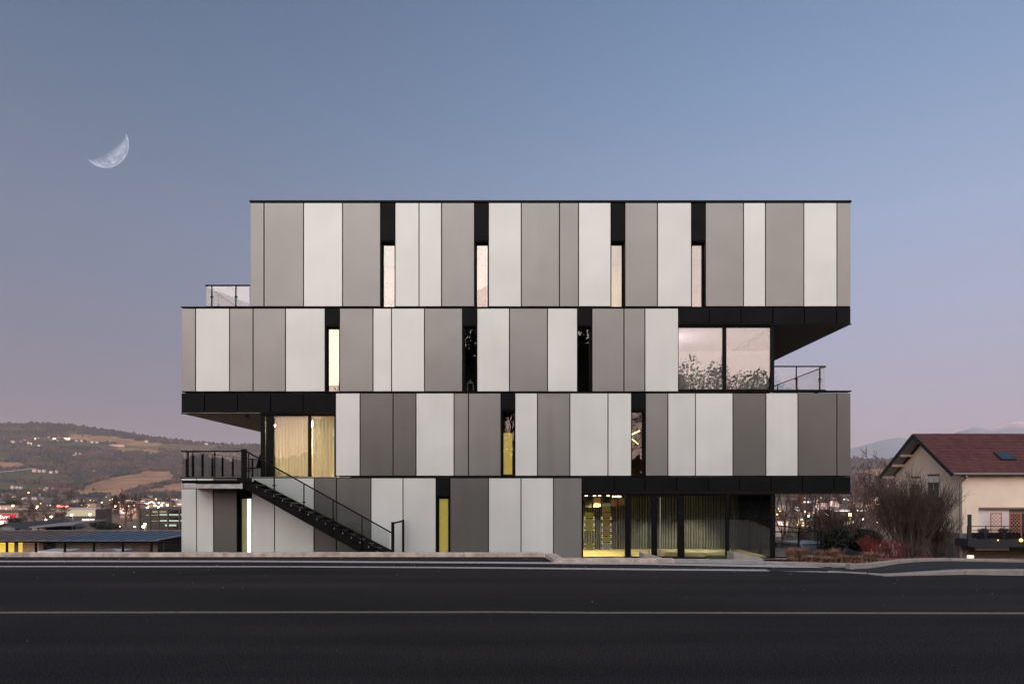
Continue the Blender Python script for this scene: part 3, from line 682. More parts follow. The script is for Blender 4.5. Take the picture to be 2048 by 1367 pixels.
# left terrace on the ground storey roof
zr = L1T
balustrade(bld, (X(364), RY+.3, zr), (X(364), FD+9, zr), Z(902, RY+.3)-zr, [.0, .06, .16, .27, .39, .52, .66, .8, .95], knob=True, pw=.07)
MB().box(X(362), X(700), FD+.06, FD+DEPTH, L1T-.03, L1T-.002).build('terrace_deck', CONC, bld)
# terrace chair
tchr = empty('terrace_chair', (X(505, 28), 28.2, L1T), 'black wire lounge chair on the left terrace under the overhang', 'chair')
c0 = Vector((X(505, 28), 28.2, L1T))
def TT(*p): return [c0+Vector(q) for q in p]
MB().tube(TT((.25, -.3, 0), (.22, -.3, .42), (-.3, -.3, .38)), [.012]*3, 5).build('leg', BLACK, tchr); MB().tube(TT((.25, .3, 0), (.22, .3, .42), (-.3, .3, .38)), [.012]*3, 5).build('leg', BLACK, tchr)
b = MB(); b.face(TT((-.32, -.3, .36), (.18, -.3, .42), (.18, .3, .42), (-.32, .3, .36))); b.face(TT((.18, -.3, .42), (.32, -.28, .95), (.32, .28, .95), (.18, .3, .42))); b.build('seat', BLACK, tchr)

# ------------------------------------------------------------------ staircase
SY0, SY1 = 24.75, 25.75          # outer and inner stringer planes
stair = empty('outdoor_staircase', (X(780, SY0), SY0, -1.4), 'black steel outdoor stair with glass balustrade running down in front of the facade', 'staircase')
def Q(px, py, D=SY0): return P(px, py, D)
for D_ in (SY0, SY1):
    # stringer as a deep plate: top and bottom edges taken from the photograph's slope
    a0, a1 = P(487, 957, D_ if D_ == SY0 else SY0), P(800, 1120, SY0)
    top0, top1 = Q(487, 957), Q(800, 1117.5); bot0, bot1 = Q(487, 972), Q(800, 1148)
    pts = [(top0.x, top0.z), (bot0.x, bot0.z-.05), (bot1.x, bot1.z), (top1.x, top1.z)]
    MB().prism(pts, 1, D_, D_+.03).build('stringer', BLACK, stair)
    # flange lines on the stringer
    MB().beam(Vector((top0.x, D_-.02, top0.z-.01)), Vector((top1.x, D_-.02, top1.z-.01)), .05, .02).build('flange', BLACK, stair)
    MB().beam(Vector((bot0.x, D_-.02, bot0.z-.04)), Vector((bot1.x, D_-.02, bot1.z)), .05, .016).build('flange', GALV if False else BLACK, stair)
nst = 17
TREAD = mat('worn_tread', (.05, .05, .052), .4, .5, noise=.4, nscale=8)
ta, tb = Q(497, 965), Q(790, 1122)
for i in range(nst):
    c_ = ta.lerp(tb, (i+.5)/nst)
    st_ = MB().box(c_.x-.15, c_.x+.15, SY0+.03, SY1, c_.z-.02, c_.z+.02).build('step', TREAD, stair)
    MB().box(c_.x+.13, c_.x+.15, SY0-.012, SY0, c_.z-.09, c_.z-.03).build('bolt_plate', GALV, st_)
# handrail outer and inner with posts and glass
def stair_rail(D_, dy):
    r0, r1 = Q(487, 899), Q(786, 1066.5)
    r0.y = r1.y = D_
    hr = MB().beam(r0, r1, .045, .05).build('handrail', BLACK, stair)
    for i, px_ in enumerate((497, 548, 607.5, 666, 724)):
        f = (px_-487)/(786-487); tp = r0.lerp(r1, f); bt_z = Q(px_, 957+(px_-487)*.565+14).z
        MB().box(tp.x-.02, tp.x+.02, D_-.02, D_+.02, bt_z, tp.z-.03).build('post', BLACK, hr)
        MB().box(tp.x-.06, tp.x+.06, D_-.03, D_+.03, bt_z+.62, bt_z+.66).build('clamp', BLACK, hr)
    xs = [493, 548, 607.5, 666, 724, 780]
    for a, c in zip(xs, xs[1:]):
        fa, fc = (a+2-487)/299, (c-2-487)/299; p, q = r0.lerp(r1, fa), r0.lerp(r1, fc); zl = lambda px_: Q(px_, 957+(px_-487)*.52-1).z
        MB().prism([(p.x, zl(a+2)), (q.x, zl(c-2)), (q.x, q.z-.05), (p.x, p.z-.05)], 1, D_-.004, D_+.004).build('glass_pane', GLASSR, hr)
stair_rail(SY0+.02, 0)
# inner rail only posts and bar, seen through the glass
ri = MB().beam(Vector((Q(490, 905).x, SY1+.05, Q(490, 905).z)), Vector((Q(798, 1062).x+.05, SY1+.05, Q(798, 1048).z)), .04, .045)
MB().box(X(785.5, SY0)-.05, X(785.5, SY0)+.05, SY0-.04, SY0+.08, -1.5, Z(1043, SY0)).build('newel_post', BLACK, stair)
MB().box(X(798, SY0)-.04, X(798, SY0)+.04, SY1-.02, SY1+.06, -1.5, Z(1041, SY0)).build('newel_post', BLACK, stair)
MB().beam(Vector((X(785.5, SY0), SY0+.02, Z(1044, SY0)-.03)), Vector((X(798, SY0), SY1+.02, Z(1042, SY0)-.03)), .05, .06).build('end_rail', BLACK, stair)
MB().box(X(487, SY0)-.07, X(487, SY0)+.09, SY0-.04, SY0+.10, Z(970, SY0), Z(897.5, SY0)).build('newel_post', BLACK, stair)
# landing
ld = MB().box(X(363, SY0), X(487, SY0), SY0+.02, FD-.01, Z(966, SY0), Z(962, SY0)).build('landing', BLACK, stair)
MB().box(X(363.5, SY0)+.07, X(484, SY0)-.06, SY0-.03, SY0+.01, Z(977, SY0)+.015, Z(967.5, SY0)).build('edge_beam', GALV, ld)
MB().box(X(363.5, SY0), X(363.5, SY0)+.06, SY0-.045, SY0+.02, Z(977, SY0), Z(966, SY0)).build('bracket', GALV, ld)
MB().box(X(484, SY0)-.05, X(484, SY0)+.03, SY0-.045, SY0+.02, Z(977, SY0), Z(966, SY0)).build('bracket', GALV, ld)
MB().box(X(363.5, SY0), X(486, SY0), SY0+.02, FD-.02, Z(977, SY0), Z(976, SY0)+.01).build('bottom_plate', BLACK, ld)
MB().box(X(363.5, SY0), X(486, SY0), SY0-.05, SY0+.02, Z(977.4, SY0), Z(976.6, SY0)).build('flange', BLACK, ld)
fr_ = balustrade(stair, (X(362.5, SY0), SY0-.01, Z(956, SY0)), (X(486, SY0), SY0-.01, Z(956, SY0)), Z(902, SY0)-Z(956, SY0), [.115, .545], knob=False, gm=GLASSR)
MB().box(X(362, SY0), X(487, SY0), SY0-.03, SY0+.015, Z(956, SY0)-.01, Z(954, SY0)).build('bottom_rail', BLACK, ld); MB().box(X(362, SY0), X(487, SY0), SY0-.03, SY0+.015, Z(962, SY0), Z(960, SY0)).build('ledge', BLACK, ld)
# glass fence left of the building
FY = 25.4
fence = empty('glass_fence', (X(-60, FY), FY, -1.6), 'black framed glass fence left of the building above the parking yard', 'fence')
fa, fc = Vector((X(-60, FY), FY, -1.6)), Vector((X(360.5, FY), FY, -1.6))
px_posts = [-44, 14, 72, 130, 188, 246, 303, 358]
h_ = Z(1083, FY)+1.6
MB().beam(fa+Vector((0, 0, h_)), fc+Vector((0, 0, h_)), .05, .05).build('handrail', BLACK, fence)
for p_ in px_posts: MB().box(X(p_, FY)-.03, X(p_, FY)+.03, FY-.03, FY+.03, -1.7, -1.6+h_-.026).build('post', BLACK, fence)
for a, c in zip(px_posts, px_posts[1:]): MB().box(X(a, FY)+.04, X(c, FY)-.04, FY-.004, FY+.004, -1.55, -1.6+h_-.06).build('glass_pane', GLASSR, fence)

# ------------------------------------------------------------------ moon
def moon():
    D = 30000.0; c = P(212, 290, D); Rm = 46/F*D; ax = Vector((.56, 0, -.83)).normalized()  # lit side
    per = Vector((.83, 0, .56)).normalized(); b = MB(); n1, n2 = 48, 16
    for i in range(n1+1):
        th = -math.pi/2+math.pi*i/n1      # along the tips
        for j in range(n2+1):
            k = lerp(.30, 1.0, j/n2)      # terminator to limb
            u = math.sin(th); w = math.cos(th)*k
            dep = math.sqrt(max(0, 1-u*u-w*w))
            q_ = Vector(c+(per*u+ax*w)*Rm)-cam.location; b.v.append(tuple(cam.location+q_*(1-dep*Rm/D)))
    for i in range(n1):
        for j in range(n2): a = i*(n2+1)+j; b.f.append((a, a+1, a+n2+2, a+n2+1))
    m = bpy.data.materials.new('moon_surface'); m.use_nodes = True; t = m.node_tree; t.nodes.clear()
    o = N(t, 'ShaderNodeOutputMaterial'); e = N(t, 'ShaderNodeEmission'); geo = N(t, 'ShaderNodeNewGeometry'); mp = N(t, 'ShaderNodeMapping')
    t.links.new(geo.outputs['Position'], mp.inputs[0]); mp.inputs['Scale'].default_value = (1/Rm,)*3
    tx = N(t, 'ShaderNodeTexNoise'); t.links.new(mp.outputs[0], tx.inputs['Vector']); tx.inputs['Scale'].default_value = 3.2; tx.inputs['Detail'].default_value = 6
    o1 = ramp(t, tx.outputs[0], [(.35, s2l((138, 150, 172))), (.6, s2l((192, 198, 216)))])
    t.links.new(o1, e.inputs[0]); vc = N(t, 'ShaderNodeVertexColor', layer_name='sunlit'); tr = N(t, 'ShaderNodeBsdfTransparent'); ms = N(t, 'ShaderNodeMixShader')
    t.links.new(vc.outputs[0], ms.inputs[0]); t.links.new(tr.outputs[0], ms.inputs[1]); t.links.new(e.outputs[0], ms.inputs[2]); t.links.new(ms.outputs[0], o.inputs[0])
    ob = b.build('moon', m, origin=c, smooth=True)
    ca_ = ob.data.color_attributes.new('sunlit', 'FLOAT_COLOR', 'POINT')
    for i_ in range(len(ob.data.vertices)): f_ = min(1, ((i_ % (n2+1))/n2)*1.9+.02); ca_.data[i_].color = (f_, f_, f_, 1)
    tag(ob, 'pale waxing crescent moon high in the dusk sky', 'moon')
moon()

# ------------------------------------------------------------------ hills on the far side of the valley
from mathutils import noise as mnoise
CREST = [(-2600, 850), (-1200, 838), (-600, 842), (-200, 846), (0, 847), (60, 845), (120, 847), (180, 854), (250, 865), (330, 877), (380, 882), (430, 887), (470, 889), (560, 890), (700, 900), (900, 915), (1200, 925), (1500, 922), (1700, 915), (1790, 918), (2048, 905), (2600, 890), (3600, 885)]
CREST2 = [(-400, 872), (200, 884), (330, 889), (430, 891), (470, 889), (530, 888), (700, 893), (1000, 905), (1700, 912), (1800, 915), (2200, 905), (3200, 900)]
HD0, HD1, HY0 = 2100.0, 4600.0, 994.0
def hill_pt(px, t):
    yc = interp(CREST, px); D = lerp(HD0, HD1, t); py = lerp(HY0, yc, t**.92)
    p = P(px, py, D)
    n_ = mnoise.fractal(Vector((p.x/520, p.y/520, 3.1)), 1.0, 2.0, 4)
    p.z += n_*16*math.sin(math.pi*min(1, t*1.0))+mnoise.noise(Vector((px/40, t*3, 9)))*4*(t > .98)
    return p, py
def inpoly(x, y, poly):
    c = False; j = len(poly)-1
    for i in range(len(poly)):
        if (poly[i][1] > y) != (poly[j][1] > y) and x < (poly[j][0]-poly[i][0])*(y-poly[i][1])/(poly[j][1]-poly[i][1])+poly[i][0]: c = not c
        j = i
    return c
TAN, GRN, OLV, WD = (.34, .185, .10), (.078, .074, .032), (.15, .10, .048), (.055, .036, .032)
FIELDS = [([(110, 876), (150, 868), (215, 872), (300, 884), (330, 888), (290, 893), (200, 884)], TAN), ([(60, 896), (70, 884), (130, 886), (150, 880), (230, 889), (235, 896), (200, 904), (190, 897), (110, 895)], GRN),
 ([(235, 880), (330, 887), (440, 889), (420, 905), (330, 900), (245, 896)], OLV), ([(190, 888), (240, 892), (320, 900), (330, 906), (230, 903), (200, 899)], TAN),
 ([(-400, 900), (0, 902), (22, 906), (18, 918), (-10, 921), (-400, 918)], GRN), ([(-300, 920), (0, 921), (50, 927), (62, 934), (30, 940), (0, 938), (-300, 936)], TAN),
 ([(-400, 944), (0, 945), (60, 939), (90, 937), (120, 944), (150, 952), (140, 965), (0, 957), (-400, 955)], GRN), ([(-400, 962), (0, 961), (60, 966), (130, 973), (170, 978), (100, 984), (-400, 984)], GRN), ([(115, 926), (150, 920), (165, 926), (130, 934), (105, 936)], GRN),
 ([(150, 981), (190, 962), (250, 950), (300, 943), (345, 946), (352, 958), (330, 970), (280, 976), (250, 990), (140, 991)], TAN), ([(280, 989), (300, 978), (350, 968), (700, 960), (900, 985)], TAN),
 ([(0, 985), (260, 989), (300, 992), (0, 993)], OLV), ([(600, 930), (900, 925), (900, 950), (600, 955)], OLV), ([(1100, 945), (1500, 940), (1600, 965), (1200, 970)], OLV), ([(1700, 940), (2300, 930), (2600, 960), (1800, 965)], TAN), ([(-1500, 900), (-500, 895), (-450, 930), (-1500, 950)], OLV)]
def cover(px, py):
    wob = 3.0*mnoise.noise(Vector((px/14, py/6, 0))); wx = 8*mnoise.noise(Vector((px/20, py/8, 5)))
    for poly, c in FIELDS:
        if inpoly(px+wx, py+wob, poly): return c
    return WD
b = MB(); NP, NT = 330, 80; cols = []
pxs = [lerp(-2600, -250, i/40) for i in range(40)]+[lerp(-250, 560, i/190) for i in range(190)]+[lerp(560, 3600, i/99) for i in range(100)]
for px_ in pxs:
    for j in range(NT+1):
        p, py_ = hill_pt(px_, j/NT); b.v.append(tuple(p)); cols.append(cover(px_, py_))
    pb = P(px_, interp(CREST, px_)+30, HD1+1200); b.v.append(tuple(pb)); cols.append(WD)
M2 = NT+2
for i in range(len(pxs)-1):
    for j in range(NT+1): a = i*M2+j; b.f.append((a, a+M2, a+M2+1, a+1))
HM = bpy.data.materials.new('hill_cover'); HM.use_nodes = True; t = HM.node_tree; bs = t.nodes['Principled BSDF']; bs.inputs['Roughness'].default_value = .95; bs.inputs['Specular IOR Level'].default_value = .1
at = N(t, 'ShaderNodeVertexColor', layer_name='cover'); geo = N(t, 'ShaderNodeNewGeometry'); tx = N(t, 'ShaderNodeTexNoise'); t.links.new(geo.outputs['Position'], tx.inputs['Vector']); tx.inputs['Scale'].default_value = .012; tx.inputs['Detail'].default_value = 8
f1 = ramp(t, tx.outputs[0], [(.3, .62), (.7, 1.3)]); c1 = mixc(t, 1.0, at.outputs[0], f1, 'MULTIPLY'); t.links.new(c1, bs.inputs['Base Color'])
hills = b.build('hills', HM, smooth=True); hills['kind'] = 'structure'
ca = hills.data.color_attributes.new('cover', 'FLOAT_COLOR', 'POINT')
for i, c in enumerate(cols): ca.data[i].color = (*c, 1)
# woods: crowns scattered where no field lies, as three joined woods by tint
def crowns(name, pts, m, label):
    b = MB()
    for (p, r) in pts: b.ball(p, r, sz=1.25, k=5, m=3, jit=.25)
    return tag(b.build(name, m), label, 'woods', kind='stuff')
CRM = [mat('bare_crowns', (.030, .018, .016), .95, noise=.4, nscale=.012, col2=(.100, .050, .036)), mat('conifer_crowns', (.018, .024, .021), .95, noise=.3, nscale=.03), mat('rust_crowns', (.11, .054, .040), .95, noise=.3, nscale=.03)]
sets = [[], [], []]
rr = random.Random(3)
for _ in range(20000):
    px_ = rr.uniform(-250, 520) if rr.random() < .85 else rr.uniform(1540, 2100); t_ = rr.random()**1.25
    py_ = lerp(HY0, interp(CREST, px_), t_**.92); c = cover(px_, py_)
    hedge = False
    if c != WD:
        if rr.random() > .012: continue
        hedge = True
    p, _y = hill_pt(px_, t_); s_ = rr.uniform(5, 9)*(.6 if hedge else 1)
    n_ = mnoise.noise(Vector((px_/45, py_/9, 2)))
    k = 1 if (n_ > .18 or (870 > py_ > 850 and n_ > -.25)) else (2 if n_ < -.42 else 0)
    sets[k].append((p+Vector((0, 0, s_*.7)), s_))
# hedgerow lines
for pts in ([(250, 990), (272, 980), (300, 973), (355, 964)], [(0, 958), (70, 962), (140, 972), (168, 978)], [(0, 940), (60, 938)], [(180, 965), (130, 985)], [(150, 962), (200, 950), (250, 940), (300, 938), (360, 944)]):
    for (a, ya), (c, yc) in zip(pts, pts[1:]):
        for k in range(int(abs(c-a)/1.4)+4):
            u = rr.random(); px_ = lerp(a, c, u); py_ = lerp(ya, yc, u)+rr.uniform(-.8, .8); t_ = max(0, ((HY0-py_)/(HY0-interp(CREST, px_))))**(1/.92)
            p, _y = hill_pt(px_, t_); s_ = rr.uniform(4, 8); sets[1 if rr.random() < .4 else 0].append((p+Vector((0, 0, s_*.6)), s_))
for k, nm in enumerate(('bare brown woods covering the far hillside', 'dark evergreen woods along the far ridge', 'rust tinted woods above the tan fields')): crowns('hillside_woods', sets[k], CRM[k], nm)
# pale lane across the fields
b = MB(); lane = [(-80, 947.5), (0, 944.8), (30, 942.4), (62, 939.5), (68, 939)]
for a, ya in lane:
    t_ = ((HY0-ya)/(HY0-interp(CREST, a)))**(1/.92); p, _y = hill_pt(a, t_); b.v.append(tuple(p+Vector((0, -6, 6.0)))); b.v.append(tuple(p+Vector((0, -18, 2.0))))
for i in range(len(lane)-1): b.f.append((2*i, 2*i+1, 2*i+3, 2*i+2))
tag(b.build('country_lane', mat('pale_gravel', (.42, .36, .32), .9, noise=.1)), kind='structure')

# mountains in the haze
b = MB(); MD = 6000.0
ML = [(1380, 925), (1500, 915), (1620, 905), (1690, 900), (1735, 888), (1775, 877), (1800, 874.5), (1830, 879), (1880, 874), (1920, 862), (1950, 854), (1985, 856), (2010, 846), (2025, 842.5), (2048, 845), (2120, 838), (2240, 830), (2400, 842), (2600, 850), (3000, 870), (3400, 890)]
NM = 150
for i in range(NM+1):
    px_ = lerp(1380, 3400, i/NM); yc = interp(ML, px_)+2.2*mnoise.noise(Vector((px_/16, 0, 1)))
    for j in range(13):
        t_ = j/12; D = lerp(MD-1100, MD, t_); py_ = lerp(968, yc, t_**1.15); p = P(px_, py_, D)
        if 0 < j < 12: p.z += 30*mnoise.noise(Vector((px_/30, t_*4, 3)))
        b.v.append(tuple(p))
for i in range(NM):
    for j in range(12): a = i*13+j; b.f.append((a, a+13, a+14, a+1))
MM = bpy.data.materials.new('hazed_mountain_rock_and_snow'); MM.use_nodes = True; t = MM.node_tree; bs = t.nodes['Principled BSDF']; bs.inputs['Roughness'].default_value = .9
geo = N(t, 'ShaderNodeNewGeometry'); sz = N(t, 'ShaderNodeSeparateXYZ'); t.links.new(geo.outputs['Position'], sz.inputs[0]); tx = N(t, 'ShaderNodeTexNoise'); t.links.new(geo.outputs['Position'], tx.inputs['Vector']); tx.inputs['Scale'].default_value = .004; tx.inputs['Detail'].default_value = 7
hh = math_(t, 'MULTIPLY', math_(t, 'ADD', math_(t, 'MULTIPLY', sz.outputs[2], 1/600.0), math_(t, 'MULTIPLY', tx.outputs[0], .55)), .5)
t.links.new(ramp(t, hh, [(.56, (.24, .26, .31)), (.66, (.62, .46, .44))]), bs.inputs['Base Color'])  # far haze put into the pale rock and snow colours
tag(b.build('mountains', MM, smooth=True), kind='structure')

# ------------------------------------------------------------------ trees and shrubs
def bare_tree(rnd, H=10, trunk=.16, spread=.5, levels=4, kids=(3, 5), first=.25, up=.35, twig=.012, wob=.12, seglen=3):
    """tapered trunk with limbs, branches and twigs; returns (trunk MB, crown MB)"""
    T, Cn = MB(), MB()
    def grow(p, d, L, r, lev):
        pts = [p]; dd = d.copy(); rads = [r]; n_ = seglen+1 if lev == 0 else seglen
        for i in range(n_):
            dd = (dd+Vector((rnd.uniform(-wob, wob), rnd.uniform(-wob, wob), rnd.uniform(-wob*.3, wob)+up*.12*lev))).normalized()
            pts.append(pts[-1]+dd*(L/n_)); rads.append(max(twig*.6, r*(1-.75*(i+1)/n_)))
        (T if lev == 0 else Cn).tube(pts, rads, 6 if lev == 0 else (4 if lev == 1 else 3), cap=False)
        if lev >= levels: return
        k = rnd.randint(*kids)+(3 if lev == 0 else 0)
        for i in range(k):
            f = lerp(first if lev == 0 else .25, .98, (i+rnd.random()*.8)/k); q = f*n_; a = min(int(q), n_-1); pt = pts[a].lerp(pts[a+1], q-a)
            base = (pts[a+1]-pts[a]).normalized(); az = rnd.uniform(0, 2*math.pi); sd_ = base.orthogonal().normalized(); sd_ = Matrix.Rotation(az, 3, base) @ sd_
            nd = (base*rnd.uniform(.5, 1.0)+sd_*spread*rnd.uniform(.7, 1.3)+Vector((0, 0, up))).normalized()
            grow(pt, nd, L*rnd.uniform(.42, .64)*(1.15-f*.4), max(twig, r*.45*(1.1-f*.5)), lev+1)
    grow(Vector((0, 0, -.3)), Vector((0, 0, 1)), H*.78, trunk, 0)
    return T, Cn
TREES = []; HT = []; TH = {}
specs = [dict(H=10, trunk=.14, spread=.8, up=.22, levels=5, kids=(3, 4)), dict(H=10, trunk=.12, spread=.62, up=.32, levels=4, kids=(3, 5), twig=.016), dict(H=10, trunk=.20, spread=1.0, first=.12, up=.18, levels=5, kids=(3, 5), twig=.03), dict(H=10, trunk=.10, spread=.6, up=.35, first=.1, levels=4, kids=(3, 4), twig=.016)]
specs.append(dict(H=10, trunk=.26, spread=1.05, first=.1, up=.2, levels=4, kids=(4, 5), twig=.055))
def make_tree(i, sp, bark, loc, sc, label, group, name='bare_tree'):
    T, Cn = bare_tree(random.Random(40+i), **sp)
    root = empty(name, (0, 0, 0), label, 'tree', group); T.build('trunk', bark, root); Cn.build('crown', bark, root)
    HT.append(max(max(v[2] for v in T.v), max(v[2] for v in Cn.v))); TH[i] = HT[-1]; root.location = loc; root.scale = (sc*10.5/TH[i],)*3; return root
def gz(x, y): return ground_z(x, y)
# right-hand thicket, px of trunk / distance / height in m
GR = 'bare winter trees between the building and the cream house'
tl = [(1566, 46, 9.0, 1), (1580, 62, 11, 3), (1612, 70, 12, 1), (1628, 44, 7.5, 3), (1645, 58, 10, 1), (1662, 48, 8, 3), (1706, 42, 6, 3), (1722, 60, 8.6, 0), (1738, 47, 5.8, 1), (1752, 68, 11.4, 0), (1768, 56, 8.2, 3), (1780, 44, 5.2, 1), (1716, 78, 10, 2), (1788, 74, 11.5, 1), (1600, 84, 12, 1)]
lab = {1566: 'thin bare tree right beside the glazed corner', 1580: 'bare tree behind the ground terrace railing near the building', 1596: 'short bare tree in front of the white ring sign', 1612: 'slender bare tree over the red and blue sign',
 1628: 'low bare tree behind the middle of the terrace railing', 1645: 'bare tree just left of the second ring sign', 1662: 'narrow bare tree above the pink lit gable', 1676: 'tall bare tree showing under the end of the black fascia',
 1692: 'bare tree left of the bright yellow street lamp', 1706: 'upright bare tree directly right of the black fascia end', 1722: 'tall bare tree with fine crown against the dusk sky', 1738: 'bare tree over the dark evergreen shrub',
 1752: 'tallest bare tree rising beside the cream house roof', 1768: 'bare tree half hidden by the gable eave', 1780: 'bare tree close to the big round shrub', 1716: 'wide crowned bare tree farther back on the slope', 1788: 'distant tall bare tree touching the eave of the cream house', 1600: 'wide bare tree far back behind the terrace'}
protos = {}
for (px_, D, H, k) in tl:
    x = X(px_, D); loc = (x, D, gz(x, D)); s_ = H/10.5
    if k not in protos: protos[k] = make_tree(k, specs[k], WOODP if k in (0, 1) else WOOD, loc, s_, lab[px_], GR); protos[k].rotation_euler = (0, 0, .3)
    else: copy_tree(protos[k], loc, (H/TH[k],)*3, random.uniform(0, 6), lab[px_])
# left: bare trees in the town
TOWNBARK = mat('dark_town_bark', (.060, .034, .028), .9, noise=.3, nscale=.5)
GL = 'bare trees in the valley town on the left'
first = True
for (px_, py_, D, H, k, lb) in ((70, 1052, 330, 12, 4, 'wide bare tree beside the red shop sign'), (98, 1052, 320, 8, 4, 'bare tree between the two pale yellow lamps and the wide tree'), (46, 1052, 300, 7, 4, 'low bare tree right at the red sign board'), (121, 1050, 300, 10, 4, 'bare tree left of the beige store'), (143, 1010, 700, 18, 1, 'small bare tree behind the red neon sign'), (262, 1040, 330, 13, 1, 'bare street tree in front of the pink lit store'),
        (251, 1052, 250, 14, 1, 'slim bare tree left of the bright lamp'), (215, 1050, 300, 12, 0, 'bare tree at the dark planted bank'), (270, 1003, 1000, 14, 2, 'distant bare tree before the long lit roof'), (348, 1018, 500, 8, 0, 'bare tree over the parking deck roof')):
    x = X(px_, D); z = P(px_, py_, D).z; k = 4
    if first: protos[4] = make_tree(4, specs[4], TOWNBARK, (x, D, z), H/10.5, lb, GL); protos[4].scale = (H/TH[4],)*3; first = False; continue
    o = copy_tree(protos[k], (x, D, z), (H/TH[k],)*3, random.uniform(0, 6), lb); o['group'] = GL
TL = []
GT = 'small bare trees scattered through the valley town'
rt_ = random.Random(14)
for i in range(46):
    px_ = rt_.uniform(-30, 358); py_ = rt_.choice((rt_.uniform(996, 1012), rt_.uniform(1012, 1046))); D = 26.7*F/(py_-CY); k = 4; H = rt_.uniform(7, 13)*(1.3 if D > 700 else 1)
    o = copy_tree(protos[k], (X(px_, D), D, P(px_, py_, D).z), (H/TH[k]*1.3, H/TH[k]*1.3, H/TH[k]), rt_.uniform(0, 6), 'small bare brown tree among the low buildings of the valley town'); o['group'] = GT; TL.append((px_, py_, o, 'small bare'))
# trees behind the camera, across the road: seen as reflections in the glass
GB = 'bare trees across the road, mirrored in the windows'
blist = [(-24, -17, 11), (-17, -15, 12), (-11, -16, 16), (-5, -14, 15), (0, -17, 17), (5, -15, 16), (10, -17, 15), (15, -15, 10), (20, -16, 10), (25, -14, 10), (30, -16, 9), (36, -15, 10)]
for i, (x, y, H) in enumerate(blist): o = copy_tree(protos[i % 4], (x, y, gz(x, y)), (H/TH[i % 4],)*3, i*1.3, 'bare tree standing on the bank across the road'); o['group'] = GB
# bank of undergrowth across the road
def leaf_mass(n_, fn, s0, s1, rnd):
    b = MB()
    for _ in range(n_):
        p = fn(rnd); s_ = rnd.uniform(s0, s1); a = Vector((rnd.gauss(0, 1), rnd.gauss(0, 1), rnd.gauss(0, 1))).normalized(); c = a.orthogonal().normalized(); d = a.cross(c)
        b.face([p-c*s_-d*s_*.5, p+c*s_*.2-d*s_*.7, p+c*s_, p+c*s_*.1+d*s_*.7])
    return b
HEDGE = mat('dark_hedge_leaves', (.030, .045, .026), .8, noise=.4, nscale=1)
def fnb(r):
    x = r.uniform(-75, 75); y = r.uniform(-24, -19); h = (4.2+1.8*mnoise.noise(Vector((x/6, 0, 0))))*(1-((y+21.5)/4)**2*.3); return Vector((x, y, gz(x, y)+r.random()*h))
tag(leaf_mass(26000, fnb, .3, .6, random.Random(5)).build('undergrowth', HEDGE), 'dense dark undergrowth on the bank across the road', 'undergrowth', kind='stuff')

# big many-stemmed shrub in front of the house
def shrub(seed, H, Wd, stems, bark, loc, label, name='bare_shrub', lev=2, r0=.022, cat='shrub', droop=0, kid=9):
    rnd = random.Random(seed); S, T = MB(), MB()
    for i in range(stems):
        az = rnd.uniform(0, 2*math.pi); out = rnd.random()**.6; L = H*rnd.uniform(.75, 1.02)*(1-.18*out)
        p = Vector((math.cos(az)*.14*Wd*rnd.random(), math.sin(az)*.14*Wd*rnd.random(), -.1)); tip = Vector((math.cos(az)*Wd*.5*out, math.sin(az)*Wd*.5*out, L))
        mid = p.lerp(tip, .5)+Vector((math.cos(az), math.sin(az), 0))*Wd*.09*rnd.uniform(-1.2, .6)+Vector((rnd.uniform(-.12, .12), rnd.uniform(-.12, .12), 0))
        pts = [p, p.lerp(mid, .5)+Vector((rnd.uniform(-.03, .03),)*3), mid, mid.lerp(tip, .5)+Vector((rnd.uniform(-.05, .05), rnd.uniform(-.05, .05), .04)), tip]
        rs = [r0*rnd.uniform(.7, 1.2)*v for v in (1, .8, .6, .4, .2)]; S.tube(pts, rs, 4, cap=False)
        for k in range(kid):
            f = rnd.uniform(.38, 1); q = f*4; a = min(3, int(q)); pt = pts[a].lerp(pts[a+1], q-a); d = (tip-p).normalized()+Vector((rnd.uniform(-.6, .6), rnd.uniform(-.6, .6), rnd.uniform(0, .5))); d.normalize(); l2 = H*rnd.uniform(.12, .25)
            e = pt+d*l2; e2 = e+(d+Vector((rnd.uniform(-.4, .4), rnd.uniform(-.4, .4), .2))).normalized()*l2*.6
            T.tube([pt, e, e2], [r0*.3, r0*.2, r0*.1], 3, cap=False)
            for _ in range(lev):
                f2 = rnd.uniform(.2, 1); s_ = pt.lerp(e, f2); d2 = (d+Vector((rnd.uniform(-.7, .7), rnd.uniform(-.7, .7), rnd.uniform(-.1, .4)))).normalized(); T.tube([s_, s_+d2*l2*.6], [r0*.2, r0*.1], 3, cap=False)
    root = empty(name, (0, 0, 0), label, cat); S.build('stem', bark, root); T.build('crown', bark, root); root.location = loc; return root
shb = mat('grey_brown_twigs', (.062, .044, .034), .9, noise=.35, nscale=4)
loc = P(1822, 1120, 26.5); shrub(11, 2.95, 3.0, 58, shb, loc, 'large round leafless shrub in front of the cream house gable', kid=24, lev=3)
shrub(15, .85, 1.5, 60, mat('redwood_twigs', (.11, .014, .010), .7, noise=.3, nscale=5), P(1752, 1121, 24.5), 'low shrub with bright red bare twigs', kid=6, r0=.012)
shrub(16, .7, 1.1, 40, MATS['redwood_twigs'], P(1786, 1119, 24.0), 'smaller red twigged shrub at the foot of the large round shrub', kid=6, r0=.012)
shrub(19, 1.9, 1.6, 40, shb, P(1878, 1121, 27), 'low brownish shrub right of the large round shrub', kid=9)
